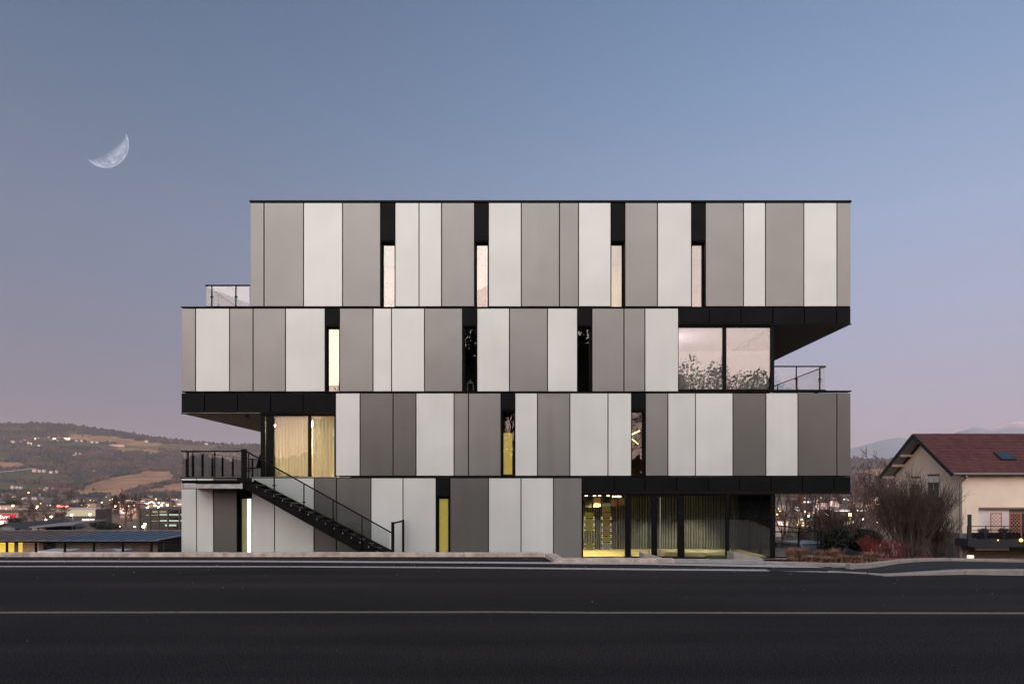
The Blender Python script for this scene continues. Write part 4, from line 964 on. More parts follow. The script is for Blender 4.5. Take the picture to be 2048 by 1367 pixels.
for (px_, py_, D, H, w, lb) in ((1655, 1110, 36, 2.5, 2.4, 'tangled dark thicket behind the end of the terrace railing'), (1690, 1105, 38, 1.8, 2.2, 'tangled thicket left of the dark evergreen'), (1612, 1110, 38, 1.6, 2.4, 'low tangled thicket behind the terrace glass')):
    shrub(px_, H, w, 46, WOOD, P(px_, py_, D), lb, kid=10)
EVG = mat('dark_evergreen_leaves', (.011, .016, .009), .7, noise=.4, nscale=3)
def evergreen(loc, w, h, label, n_=9000, cone=False, name='evergreen_shrub', cat='shrub', s=(.022, .05), m=None):
    r = random.Random(int(loc.x*10)); lumps = [(r.uniform(-.6, .6), r.uniform(-.6, .6), r.uniform(.25, .8), r.uniform(.35, .6)) for _ in range(9)]
    def fn(q):
        if cone:
            z = q.random()**1.3; rad = (1-z)*(.75+.25*math.sin(z*28)); a = q.uniform(0, 6.283); rr_ = rad*q.random()**.4; return Vector((rr_*math.cos(a)*w/2, rr_*math.sin(a)*w/2, .06*h+z*h*.94))
        l = q.choice(lumps); d = Vector((q.gauss(0, 1), q.gauss(0, 1), q.gauss(0, 1))).normalized()*l[3]*q.random()**.35
        return Vector(((l[0]+d.x)*w/2, (l[1]+d.y)*w/2, max(.02, (l[2]+d.z*.6))*h))
    root = empty(name, (0, 0, 0), label, cat); MB().tube([(0, 0, -.2), (0, 0, h*.7)], [w*.03, w*.015], 6).build('trunk', WOOD, root); leaf_mass(n_, fn, s[0]*w, s[1]*w, r).build('crown', m or EVG, root); root.location = loc; return root
evergreen(P(1730, 1098, 33), 1.5, 1.0, 'dark rounded evergreen shrub beneath the street lamps')
evergreen(P(1672, 1112, 30), 1.5, 1.15, 'low dark evergreen mass at the end of the terrace', n_=4000)
evergreen(P(231, 1018, 640), 11, 14, 'dark conifer between the beige store and the lit roofs', cone=True, name='conifer_tree', cat='tree', n_=2500)
evergreen(P(203, 1060, 260), 8.5, 3.6, 'dark evergreen bushes on the bank below the beige store', n_=3500)
evergreen(P(226, 1060, 240), 5.5, 3, 'dark low bushes beside the pink lit store forecourt', n_=3000)
evergreen(P(27, 1057, 300), 6, 6, 'dark bush in front of the red shop sign', n_=1800)
evergreen(P(26, 1012, 900), 16, 9, 'distant dark tree left of the orange lamp', n_=1500)

for i, (x, y, H, w) in enumerate(((-6.5, -19, 15.5, 6), (-1, -20, 17.5, 7), (4.5, -19, 16, 6.5), (9.5, -20, 15, 6), (-13, -20, 14, 6), (-19, -21, 11, 6))):
    evergreen(Vector((x, y, gz(x, y))), w, H, 'tall dark conifer on the bank across the road', cone=True, name='conifer_tree', cat='tree', n_=2600)['group'] = 'conifers across the road, mirrored in the windows'
PALEV = mat('pale_green_leaves', (.085, .115, .065), .8, noise=.35, nscale=1)
for i, (x, y, H, w, lb) in enumerate(((-3.6, -18.5, 18, 8, 'tall dense evergreen tree across the road, left of two'), (8.6, -18.5, 18, 8, 'tall dense evergreen tree across the road, right of two'), (18.6, -18, 13.2, 6, 'evergreen across the road mirrored at the left of the wide corner window'), (22.2, -18, 13.6, 6, 'second evergreen mirrored in the wide corner window'), (25.4, -18, 13.0, 6, 'third evergreen mirrored in the wide corner window'), (28.6, -18, 12.4, 6, 'lower evergreen mirrored at the right of the wide corner window'))):
    evergreen(Vector((x, y, gz(x, y))), w, H, lb, name='evergreen_tree', cat='tree', n_=7000 if w > 6 else 9000, s=(.03, .06) if w > 6 else (.016, .034), m=None if w > 6 else PALEV)
# planting bed: mulch sheet and dry grasses
b = MB()
for i in range(24):
    x = lerp(X(1553, 15.6), 20, i/23); y0 = interp([(9.9, 15.0), (10.0, 15.3)]+[], x) if x < 9 else 15.0
    y0 = interp([(6.2, 15.52), (7.3, 15.15), (7.8, 15.0), (8.6, 15.2), (9.3, 15.6), (30, 15.7)], x)+.05
    for j in range(6):
        y = lerp(y0, 27, j/5); b.v.append((x, y, .03-(y-y0)*.1 + (.03 if 0 < j < 5 else 0)*mnoise.noise(Vector((x, y, 0)))))
for i in range(23):
    for j in range(5): a = i*6+j; b.f.append((a, a+6, a+7, a+1))
tag(b.build('planting_bed', SOIL), kind='structure')
DRY = mat('dry_grass', (.24, .135, .085), .85, noise=.3, nscale=8)
def grass_clump(loc, h, w, label, n_=420, m=DRY, seed=1):
    r = random.Random(seed); b = MB()
    for _ in range(n_):
        a = r.uniform(0, 6.283); o_ = r.random()**.7; L = h*r.uniform(.55, 1); bx = Vector((math.cos(a), math.sin(a), 0)); p0 = bx*w*.12*r.random(); p1 = p0+bx*w*.16*o_+Vector((0, 0, L*.65)); p2 = p1+bx*w*.22*o_+Vector((0, 0, L*.35-.10*o_*h)); wd = .005; sd_ = Vector((-bx.y, bx.x, 0))*wd
        n = len(b.v); b.v += [tuple(p0-sd_), tuple(p0+sd_), tuple(p1-sd_), tuple(p1+sd_), tuple(p2)]; b.f += [(n, n+1, n+3, n+2), (n+2, n+3, n+4)]
    o = b.build('grass_clump', m); o.location = loc; return tag(o, label, 'ornamental grass', 'clumps of dry ornamental grass')
gl = [(1583, 1124, 16.6, .42, .6, 'dry grass clump nearest the glazed corner of the building'), (1605, 1124, 16.8, .44, .62, 'second dry grass clump from the building'), (1640, 1124, 17, .36, .55, 'dry grass clump near the end of the terrace railing'),
      (1670, 1126, 16.4, .42, .7, 'broad dry grass clump left of the dark parked car'), (1694, 1128, 16, .26, .6, 'low dry grass clump in front of the dark car'), (1718, 1128, 16, .24, .6, 'low dry grass clump at the kerb tongue'), (1742, 1124, 16.6, .3, .8, 'low dry grass tuft in front of the red twigs'), (1625, 1128, 15.9, .25, .7, 'very low dry grass tuft at the pale kerb'), (1655, 1129, 15.8, .22, .7, 'small dry grass tuft behind the kerb bend')]
for i, (px_, py_, D, h, w, lb) in enumerate(gl): grass_clump(P(px_, py_, D), h, w, lb, seed=i)
b = MB(); r = random.Random(9)
for _ in range(5200):
    x = r.uniform(6.6, 18); y = r.uniform(15.6, 17.6)+ (.3 if x > 10 else 0); z0 = .03-(y-15.5)*.1; h = r.uniform(.03, .13); a = r.uniform(0, 6.28); dx, dy = math.cos(a)*.012, math.sin(a)*.012
    n = len(b.v); b.v += [(x-dx, y-dy, z0), (x+dx, y+dy, z0), (x+r.uniform(-.06, .06), y+r.uniform(-.06, .06), z0+h)]; b.f.append((n, n+1, n+2))
tag(b.build('dry_grass_cover', DRY), 'sparse dry grass and leaf litter behind the right hand kerb', 'grass', kind='stuff')
b = MB()
for _ in range(1600):
    x = r.uniform(X(1424, 16.6), X(1466, 16.6)); y = r.uniform(16.2, 17.2); h = r.uniform(.03, .09); n = len(b.v); b.v += [(x-.008, y, -.03), (x+.008, y, -.03), (x+r.uniform(-.04, .04), y, h-.03)]; b.f.append((n, n+1, n+2))
tag(b.build('grass_patch', mat('green_grass', (.035, .055, .016), .8, noise=.3)), 'little strip of green grass between the two concrete wedges', 'grass', kind='stuff')

# ------------------------------------------------------------------ cream house on the right
HX0, HD_, HDB = 36.6, 54.6, 63.8        # gable wall x, front and rear wall distance
HE, HR, HB = 2.95, 6.45, -4.1
CREAM = mat('cream_render', (.68, .565, .46), .9, noise=.07, nscale=.5, bump=.004, bscale=40); PLINTH = mat('grey_brown_plinth', (.125, .10, .088), .9, noise=.1, nscale=1)
TILE = mat('wine_red_roof_tiles', (.085, .026, .026), .75, noise=.3, nscale=2.2, stretch=(1, .4, 1)); FASB = mat('dark_bargeboard', (.018, .020, .024), .6, spec=.2); EAVW = mat('grey_eave_boards', (.30, .30, .31), .7, noise=.1)
PURL = mat('cream_purlin', (.60, .47, .37), .7); GUT = mat('zinc_gutter', (.20, .175, .165), .5, .4); WHITE = mat('white_render', (.62, .56, .56), .85, noise=.04)
house = empty('cream_house', (HX0, HD_, HB), 'cream rendered house with a wine red tiled roof at the right edge', 'house')
hx1 = 62
YM = (HD_+HDB)/2+.0
rise = (HR-HE)/(YM-HD_+.6)
ztop_ = HE-.05
def gable(xa, xb, m, z0, name, parent=house):
    b = MB(); b.prism([(HD_, z0), (HDB, z0), (HDB, HE+.1), (YM, HR-.42), (HD_, HE+.1)], 0, xa, xb); return b.build(name, m, parent)
ZPL = -1.85
gable(HX0, HX0+.3, CREAM, ZPL, 'wall')
MB().box(HX0-.02, HX0+.3, HD_-.02, HDB, HB-.8, ZPL-.003).build('plinth', PLINTH, house)
# front wall with the balcony recess
rx0 = X(1957, HD_); lz = Z(1014, HD_); sz_ = Z(1073, HD_)-.1
MB().box(HX0+.31, rx0, HD_, HD_+.3, ZPL, HE+.1).build('wall', CREAM, house); MB().box(rx0+.002, hx1, HD_, HD_+.3, lz+.002, HE+.1).build('wall', CREAM, house)
MB().box(HX0+.31, X(1937, HD_), HD_-.02, HD_+.3, HB-.8, ZPL-.003).build('plinth', PLINTH, house)
MB().box(rx0, hx1, HD_-.02, HD_+.28, lz-.14, lz).build('lintel', mat('lintel_brown', (.16, .10, .075), .8), house)
MB().box(rx0, X(2024, HD_), HD_+.32, HD_+.5, sz_-1, lz).build('recess_wall', WHITE, house)
wv = MB().box(X(2024, HD_), hx1, HD_+.45, HD_+.5, sz_-1, lz-.14).build('patio_door', mat('dark_glazing', (.03, .035, .045), .15), house)
MB().box(X(2024, HD_), hx1, HD_+.41, HD_+.44, lz-.5, lz-.142).build('shutter_box', mat('ribbed_shutter', (.12, .13, .12), .6), wv)
MB().box(X(1937, HD_)+.003, hx1, HD_+1.2, HD_+1.4, HB-.8, sz_-.2).build('garage_wall', mat('garage_brown', (.13, .085, .06), .8, noise=.15), house)
# roof: tile courses as stepped strips
RO = .62; e0 = (HD_-RO, HE-.05); rg = (YM, HR)
L_ = math.hypot(rg[0]-e0[0], rg[1]-e0[1]); nC = 26
b = MB(); xr0 = HX0-1.15
ux, uz = (rg[0]-e0[0])/L_, (rg[1]-e0[1])/L_; nx, nz = -uz, ux
rw_ = random.Random(4)
for i in range(nC):
    a0, a1 = L_*i/nC, L_*(i+1)/nC+.04; x = xr0
    off = .3*(i % 2)
    while x < hx1:
        w_ = .9-(off if x == xr0 else 0); x2 = min(hx1, x+w_); j = rw_.uniform(0, .012)
        pts = []
        for (aa, h) in ((a0, .065+j), (a1, .02+j)):
            for xx in (x+.008, x2-.008): pts.append((xx, e0[0]+ux*aa+nx*h, e0[1]+uz*aa+nz*h))
        lo = [(xx, e0[0]+ux*a0, e0[1]+uz*a0) for xx in (x+.008, x2-.008)]
        n = len(b.v); b.v += pts+lo; b.f += [(n, n+1, n+3, n+2), (n+4, n+5, n+1, n)]; x = x2
tc_ = b.build('roof_tiles', TILE, house); tc_['kind'] = 'stuff'
MB().prism([(e0[0], e0[1]-.14), (e0[0], e0[1]), (rg[0], rg[1]), (2*YM-e0[0], e0[1]), (2*YM-e0[0], e0[1]-.14), (rg[0], rg[1]-.14)], 0, xr0+.05, hx1).build('roof', TILE, house)
for s_ in (1, -1):     # barge boards
    a = Vector((xr0, YM-s_*(YM-e0[0]), e0[1]-.12)); c = Vector((xr0, YM, HR-.12)); MB().beam(a, c, .07, .30, up=(0, 0, 1)).build('bargeboard', FASB, house)
for i in range(7):   # eave boards under the verge, seen on the far slope
    f0, f1 = i/7, (i+1)/7-.015
    MB().box(xr0+.08+.13*i, xr0+.08+.13*(i+1)-.015, YM+.01, YM+.02, 0, .01) 
b = MB(); 
for k in range(6):
    xa_ = xr0+.06+k*.155; p0 = Vector((xa_+.07, YM+.02, HR-.19)); p1 = Vector((xa_+.07, 2*YM-e0[0]-.1, e0[1]-.19)); MB().beam(p0, p1, .14, .03).build('eave_board', EAVW, house)
for f in (.40, .64, .93):
    yy = YM+(2*YM-e0[0]-YM)*f; zz = HR-(HR-e0[1])*f-.36; MB().box(xr0+.12, HX0+.02, yy-.1, yy+.1, zz-.1, zz+.12).build('purlin', PURL, house)
b = MB().tube([(xr0+.05, e0[0]-.07, e0[1]-.02), (hx1, e0[0]-.07, e0[1]-.02)], [.085]*2, 8).build('gutter', GUT, house)
px0_ = X(1933, HD_-.6)
MB().tube([(px0_, HD_-.6, HE-.08), (px0_, HD_-.6, HE-.3), (X(1921, HD_), HD_-.35, HE-.55), (X(1920, HD_), HD_-.09, HE-.75), (X(1920, HD_), HD_-.09, HB-.5)], [.1]*5, 8).build('downpipe', GUT, house)
# skylight
def roofpt(x, f, h): a = L_*f; return Vector((x, e0[0]+ux*a+nx*h, e0[1]+uz*a+nz*h))
f0_, f1_ = .30, .48
sxa, sxb = X(1994, 56.0), X(2017, 55.4); sxb = sxa+1.25
b = MB(); q = [roofpt(sxa, f0_, .05), roofpt(sxb, f0_, .05), roofpt(sxb, f1_, .05), roofpt(sxa, f1_, .05)]; q2 = [roofpt(sxa, f0_, .17), roofpt(sxb, f0_, .17), roofpt(sxb, f1_, .17), roofpt(sxa, f1_, .17)]
b.v = [tuple(v) for v in q+q2]; b.f = [(0,3,2,1),(4,5,6,7),(0,1,5,4),(1,2,6,5),(2,3,7,6),(3,0,4,7)]; sk = b.build('skylight', FASB, house)
e_ = .015; MB().face([roofpt(sxa+.12, f0_+e_, .175), roofpt(sxb-.12, f0_+e_, .175), roofpt(sxb-.12, f1_-e_, .175), roofpt(sxa+.12, f1_-e_, .175)]).build('pane', mat('skylight_glass', (.02, .03, .04), .05), sk)
# gable windows
for (ya, yb, z0, z1) in ((57.35, 58.9, .35, 3.02-.15), (60.0, 61.35, .3, 2.72)):
    w_ = MB().box(HX0-.012, HX0+.01, ya, yb, z0, z1).build('window', mat('window_recess', (.03, .03, .035), .5) if 'window_recess' not in MATS else MATS['window_recess'], house)
    MB().box(HX0-.035, HX0-.014, ya+.02, yb-.02, z1-.62, z1-.08).build('shutter', WHITE, w_)
    MB().box(HX0-.03, HX0-.014, ya, ya+.06, z0, z1-.63).build('frame', WHITE, w_); MB().box(HX0-.03, HX0-.014, (ya+yb)/2-.05, (ya+yb)/2+.05, z0, z1-.63).build('frame', WHITE, w_); MB().box(HX0-.05, HX0-.013, ya-.05, yb+.05, z1+.002, z1+.09).build('lintel', MATS['lintel_brown'], w_)
MB().box(HX0-.01, HX0+.0, 0, 0, 0, 0)
# gable balcony with railing
gb = MB().box(HX0-1.5, HX0-.003, 57.0, 63.6, .0-.25, .0).build('balcony', PLINTH, house)
MB().box(HX0-1.5, HX0-1.46, 57.0, 63.6, .95, 1.0).build('handrail', FASB, gb); MB().box(HX0-1.49, HX0-1.47, 57.0, 63.6, .12, .80).build('balustrade_panel', FASB, gb)
MB().box(HX0-1.5, HX0-.003, 56.98, 57.0, .12, 1.0).build('balustrade_panel', FASB, gb)
# gable plinth garage door
MB().box(HX0-.05, HX0-.022, 55.6, 57.6, HB-.8, -2.7).build('garage_door', mat('dark_door', (.06, .055, .055), .7), house)
# front balcony
bxa = X(1936, 53.0); BY = 53.1
bz1, bz0 = Z(1078, BY), Z(1093, BY); brt = Z(1051, BY)
bal = MB().box(bxa, hx1, BY, HD_-.03, bz0, bz1).build('balcony', FASB, house)
MB().box(bxa, hx1, BY-.03, BY+.02, brt-.06, brt).build('handrail', FASB, bal); x = bxa
while x < hx1-1:
    MB().box(x, x+.07, BY-.02, BY+.03, bz1, brt-.061).build('post', FASB, bal); 
    MB().box(x+.09, x+1.33, BY-.005, BY+.005, bz1+.08, brt-.52).build('balustrade_panel', BLACK, bal); MB().box(x+.072, x+1.348, BY-.012, BY+.012, brt-.36, brt-.32).build('balustrade_bar', FASB, bal); x += 1.42
MB().box(bxa, bxa+.28, BY-.1, BY-.035, bz0+.02, Z(1028, BY)).build('fin', FASB, bal)
TREL = mat('terracotta_lattice', (.34, .13, .065), .8, noise=.1)
for (a, c, lb) in ((1981, 2003.5, 'left terracotta lattice screen on the house balcony'), (2018.5, 2043, 'right terracotta lattice screen on the house balcony')):
    D = HD_-.35; xa_, xb_, za_, zb_ = X(a, D), X(c, D), bz1+.003, Z(1025, D)
    tr = empty('lattice_screen', ((xa_+xb_)/2, D, za_), lb, 'trellis'); w_ = xb_-xa_; h_ = zb_-za_
    MB().box(xa_, xa_+.06, D-.02, D+.02, za_, zb_).box(xb_-.06, xb_, D-.02, D+.02, za_, zb_).box(xa_+.06, xb_-.06, D-.02, D+.02, zb_-.06, zb_).box(xa_+.06, xb_-.06, D-.02, D+.02, za_, za_+.06).build('frame', TREL, tr)
    s_ = .29; k = -int(h_/s_)-1
    while k*s_ < w_:
        for sg in (1, -1):
            u0 = k*s_; pts = []
            # clip the 45 degree slat to the frame
            t0, t1 = max(0, -u0), min(h_, w_-u0)
            if t1-t0 > .12:
                xx0, xx1 = (xa_+u0+t0, xa_+u0+t1) if sg == 1 else (xb_-u0-t0, xb_-u0-t1)
                MB().beam((xx0, D+sg*.008, za_+t0), (xx1, D+sg*.008, za_+t1), .012, .036, up=(0, 0, 1)).build('slat', TREL, tr)
        k += 1
POT = mat('dark_planter', (.03, .035, .03), .7)
for i, (px_, lb) in enumerate(((1967, 'leafy dark planter in the left corner of the house balcony'), (2009, 'dark planter between the two lattice screens'))):
    D = BY+.35; x = X(px_, D); rt = empty('balcony_planter', (x, D, bz1), lb, 'planter'); MB().box(x-.35, x+.35, D-.18, D+.18, bz1+.002, bz1+.45).build('pot', POT, rt)
    r = random.Random(i); leaf_mass(260, lambda q: Vector((x+q.uniform(-.4, .4), D+q.uniform(-.2, .2), bz1+.45+q.random()*.35)), .04, .09, r).build('foliage', EVG, rt)
for (px_, s_, lb) in ((1996, .05, 'tiny amber lantern on the house balcony floor'), (2042, .13, 'yellow lantern on the house balcony at the picture edge')):
    D = BY-.06; tag(MB().ball(P(px_, 1079.5, D), s_, k=8, m=6).build('lantern', lampmat('amber_lantern', (1, .62, .05), 3) if 'amber_lantern' not in MATS else MATS['amber_lantern'], origin=P(px_, 1080, D)), lb, 'lantern')
D = 53; tag(MB().box(X(1939, D), X(1948, D), D, D+.3, Z(1117, D), Z(1110, D)).build('wall_lamp', lampmat('peach_light', (1, .62, .42), 1.2), origin=P(1944, 1114, D)), 'small peach lit lamp at the foot of the house beneath the balcony', 'lamp')

# ------------------------------------------------------------------ shed with blue roof in the yard on the left
SHD0, SHD1 = 47.0, 54.5
shed = empty('long_shed', (X(150, SHD0), SHD0, -4.5), 'long low shed with a half blue, half brown sheet metal roof', 'shed')
BLUE = mat('blue_sheet_metal', (.075, .112, .165), .55, .3, noise=.12, nscale=.6); BRN = mat('brown_sheet_metal', (.125, .098, .098), .6, .2, noise=.15, nscale=.6)
ze, zr_ = Z(1079.5, SHD0), Z(1061.5, SHD1)
xs0, xsm, xs1 = X(-700, SHD0), X(96, SHD0), X(319, SHD0)
def roofsheet(xa, xb, m, nm, skew=0):
    b = MB(); x = xa; nn = max(1, round((xb-xa)/.9))
    for i in range(nn):
        a, c = lerp(xa, xb, i/nn), lerp(xa, xb, (i+1)/nn)-.02
        # one folded sheet each: flat pan and raised seam
        o = MB(); o.face([(a, SHD0-.2, ze), (c, SHD0-.2, ze), (c+skew, SHD1, zr_), (a+skew, SHD1, zr_)]); o.face([(c, SHD0-.2, ze), (c+.01, SHD0-.2, ze+.05), (c+.01+skew, SHD1, zr_+.05), (c+skew, SHD1, zr_)]); o.face([(a, SHD0-.2, ze), (a+skew, SHD1, zr_), (a+skew, SHD1, zr_-.1), (a, SHD0-.2, ze-.1)]); o.face([(a, SHD0-.2, ze-.12), (c, SHD0-.2, ze-.12), (c, SHD0-.2, ze), (a, SHD0-.2, ze)])
        o.build(nm, m, shed)
roofsheet(xs0, xsm, BRN, 'roof_sheet'); roofsheet(xsm, xs1, BLUE, 'roof_sheet')
MB().box(xs0, xs1, SHD1-.1, SHD1+.2, zr_-.1, zr_+.09).build('ridge_cap', BRN, shed)
MB().face([(xs1-.03, SHD0-.2, ze-.02), (xs1-.03, SHD1, zr_-.02), (xs1-.03, SHD1, -5.5), (xs1-.03, SHD0-.2, -5.5)]).build('end_wall', BLACK, shed)
MB().beam((xs1, SHD0-.2, ze+.02), (xs1, SHD1, zr_+.02), .06, .06).build('verge', GALV, shed)
WOODW = mat('weathered_board', (.15, .105, .08), .85, noise=.4, nscale=1.3, stretch=(1, 1, .2)); LITW = mat('glowing_window_board', (.4, .28, .08), .85, noise=.2, nscale=1.5, emit=(1, .62, .08), estr=1.0); PINKB = mat('peach_board', (.34, .22, .15), .85, noise=.15, nscale=1, emit=(.6, .35, .16), estr=.12)  # yellow boards glow in place of the shed's lit windows
x = xs0; r = random.Random(8); SW = SHD0+.6
while x < xs1-.2:
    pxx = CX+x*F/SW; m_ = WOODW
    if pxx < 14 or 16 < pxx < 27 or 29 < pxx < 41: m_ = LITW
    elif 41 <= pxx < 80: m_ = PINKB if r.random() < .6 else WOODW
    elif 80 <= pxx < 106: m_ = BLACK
    if pxx < -10: m_ = WOODW
    MB().box(x, x+.27, SW, SW+.05+r.uniform(0, .02), -5.5, ze-.13).build('wall_board', m_, shed); x += .29
# cars in the yard: only roofs show above the kerb
def car(loc, rz, col, label, name='parked_car', L=4.1, Wd=1.75, H=1.45, tail=True, group=None):
    m_ = mat('car_paint', col, .25, .3) if True else None
    root = empty(name, (0, 0, 0), label, 'car', group); h1 = H*.56
    side = [(-L/2, .28), (-L/2+.03, h1*.92), (-L/2+.3, h1), (-L/2+.62, H*.93), (-L/2+1.2, H), (.25, H*.985), (.95, h1+.1), (L/2-.12, h1*.88), (L/2, h1*.6), (L/2-.02, .28)]
    b = MB(); n_ = len(side)
    for (yy, ins) in ((-Wd/2, 0), (Wd/2, 0)):
        for (x_, z_) in side: b.v.append((x_, yy*(1-.16*max(0, (z_-h1)/(H-h1))), z_))
    b.f.append(tuple(range(n_-1, -1, -1))); b.f.append(tuple(range(n_, 2*n_)))
    for i in range(n_): b.f.append((i, (i+1) % n_, n_+(i+1) % n_, n_+i))
    b.build('body', m_, root)
    gm = MATS.get('car_glass') or mat('car_glass', (.012, .014, .018), .06)
    for sg in (-1, 1):
        def yy(z_): return sg*(Wd/2*(1-.16*max(0, (z_-h1)/(H-h1)))+.006)
        MB().face([(-L/2+.55, yy(h1+.05), h1+.05), (.85, yy(h1+.05), h1+.05), (.28, yy(H*.94), H*.94), (-L/2+.85, yy(H*.93), H*.93)]).build('side_window', gm, root)
    MB().face([(-L/2+.27, -Wd/2*.86, h1+.04), (-L/2+.27, Wd/2*.86, h1+.04), (-L/2+.57, Wd/2*.76, H*.9), (-L/2+.57, -Wd/2*.76, H*.9)]).build('rear_window', gm, root)
    MB().face([(.97, -Wd/2*.86, h1+.13), (.97, Wd/2*.86, h1+.13), (.32, Wd/2*.76, H*.965), (.32, -Wd/2*.76, H*.965)]).build('windscreen', gm, root)
    rub = MATS.get('tyre_rubber') or mat('tyre_rubber', (.015, .015, .015), .8)
    for sx_ in (-L/2+.75, L/2-.8):
        for sg in (-1, 1):
            w_ = MB().tube([(sx_, sg*(Wd/2-.2), .31), (sx_, sg*(Wd/2+.01), .31)], [.31, .31], 14).build('wheel', rub, root); MB().tube([(sx_, sg*(Wd/2+.011), .31), (sx_, sg*(Wd/2+.02), .31)], [.18, .17], 10).build('rim', GALV, w_)
    rl = MATS.get('tail_lamp') or mat('tail_lamp', (.45, .015, .03), .3)
    for sg in (-1, 1): MB().box(-L/2-.012, -L/2+.1, sg*(Wd/2-.13)-.13, sg*(Wd/2-.13)+.13, h1*.62, h1*.9).build('tail_light', rl, root)
    root.location = loc; root.rotation_euler = (0, 0, rz); return root
gyard = -2.9
for (px_, D, col, lb, rz) in ((130, 31, (.55, .52, .53), 'pale car parked in the yard, leftmost of the three roofs above the kerb', 0.1), (207, 30, (.03, .03, .035), 'dark car in the yard between the two pale ones', .4), (236, 32.5, (.5, .5, .52), 'silver car in the yard nearest the building', 0.05)):
    car((X(px_, D), D, Z(1098.5, D)-1.45), rz, col, lb, group='cars in the yard behind the fence')
car((X(1706, 36), 36, Z(1092, 36)-1.42), R(62), (.012, .013, .018), 'black hatchback with red tail lights parked behind the dry grasses')
car((X(1616, 31), 31, Z(1085, 31)-1.4), R(-70), (.30, .36, .42), 'pale blue grey car seen through the terrace glass')
car((X(1775, 33), 33, Z(1083, 33)-1.45), R(10), (.22, .012, .016), 'dark red car half hidden behind the red twigged shrubs')
# dark gabled house and canopy beyond the shed
DH = mat('grey_shed_wall', (.16, .155, .17), .85, noise=.2, nscale=.6)
def simple_house(px0, px1, pyb, pye, pyr, D, wm, rm, label, name='house', depth=9.0, wins=(), cat='house', group=None, over=.4, gable_front=False, wall_extra=0):
    z0, ze_, zr2 = Z(pyb, D)-wall_extra, Z(pye, D), Z(pyr, D); xa_, xb_ = X(px0, D), X(px1, D); c_ = ((xa_+xb_)/2, D, z0)
    rt = empty(name, c_, label, cat, group)
    if gable_front:
        xm = (xa_+xb_)/2; MB().prism([(xa_, z0), (xb_, z0), (xb_, ze_), (xm, zr2), (xa_, ze_)], 1, D, D+depth).build('wall', wm, rt)
        th = max(.2, (xb_-xa_)*.02); MB().prism([(xa_-over, ze_-over*.3), (xm, zr2), (xb_+over, ze_-over*.3), (xb_+over, ze_-over*.3+th), (xm, zr2+th), (xa_-over, ze_-over*.3+th)], 1, D-over, D+depth+over).build('roof', rm, rt)
    else:
        MB().box(xa_, xb_, D, D+depth, z0, ze_).build('wall', wm, rt)
        MB().prism([(D-over, ze_-.1), (D+depth+over, ze_-.1), (D+depth/2, max(zr2, ze_+.1))], 0, xa_-over, xb_+over).build('roof', rm, rt)
    for (a, c, y0, y1, m_) in wins: MB().box(X(a, D), X(c, D), D-.12, D-.01, Z(y1, D), Z(y0, D)).build('window', m_, rt)
    return rt
simple_house(-28, 58, 1072, 1062, 1047.5, 110, DH, mat('dark_slate', (.03, .03, .035), .8), 'grey shed with a dark low gable roof at the left edge', gable_front=True, depth=14, cat='shed', name='grey_shed', wins=((-2, 4, 1058, 1064, BLACK), (31, 40, 1056, 1064, BLACK), (45, 53, 1058, 1065, BLACK)))
cn = empty('flat_canopy', (X(104, 100), 100, -8), 'flat grey canopy roof tilted slightly above the shed', 'canopy')
b = MB(); pts = [P(58, 1052.5, 100), P(150, 1046, 100), P(150, 1048.6, 100), P(58, 1055.5, 100)]; b.v = [tuple(p) for p in pts]+[tuple(p+Vector((0, 8, .25))) for p in pts]; b.f = [(0,3,2,1),(4,5,6,7),(0,1,5,4),(1,2,6,5),(2,3,7,6),(3,0,4,7)]; b.build('roof', mat('canopy_grey', (.16, .15, .155), .7), cn)
MB().box(X(62, 103), X(118, 103), 103, 106, -9, Z(1054, 103)).build('wall', BLACK, cn)
for a, c in ((63, 75), (78, 92)): MB().box(X(a, 102.8), X(c, 102.8), 102.8, 102.95, Z(1060, 102.8), Z(1055.5, 102.8)).build('window', mat('pale_shutter', (.26, .20, .16), .8) if 'pale_shutter' not in MATS else MATS['pale_shutter'], cn)
for px_ in (60, 120, 147): MB().box(X(px_, 101), X(px_, 101)+.15, 101, 101.15, -9.5, Z(1051, 101)).build('post', BLACK, cn)

# ------------------------------------------------------------------ valley town
SODIUM = lampmat('sodium_lamp', (1, .46, .06), 6); WARML = lampmat('warm_street_lamp', (1, .70, .26), 8); COOLL = lampmat('cool_street_lamp', (.85, 1, .95), 12)
def E(name, col, s): return MATS.get(name) or lampmat(name, col, s)
VWALL = [mat('town_wall_beige', (.36, .26, .19), .9, noise=.1, nscale=.1), mat('town_wall_pale', (.50, .37, .32), .9, noise=.1, nscale=.1), mat('town_wall_dark', (.055, .045, .042), .8), mat('town_wall_pink', (.42, .24, .18), .9)]
VROOF = [mat('town_roof_brown', (.10, .06, .05), .9, noise=.2, nscale=.1), mat('town_roof_pale', (.40, .36, .37), .8), mat('town_roof_grey', (.11, .085, .08), .85)]
def block(px0, px1, y0, yb, D, wm, rm, label, name='town_building', depth=None, strips=(), cat='building', group=None):
    xa_, xb_ = X(px0, D), X(px1, D); z0, z1 = Z(yb, D)-3, Z(y0, D); depth = depth or min(40, (xb_-xa_)*.6+6)
    rt = empty(name, ((xa_+xb_)/2, D, z0), label, cat, group); MB().box(xa_, xb_, D, D+depth, z0, z1).build('wall', wm, rt)
    t_ = (z1-z0)*.04+.15; MB().box(xa_-t_, xb_+t_, D-t_, D+depth+t_, z1+.003, z1+t_).build('roof', rm, rt)
    for (a, c, ya, yb_, m_, nm) in strips: MB().box(X(a, D), X(c, D), D-.35, D-.02, Z(yb_, D), Z(ya, D)).build(nm, m_, rt)
    return rt
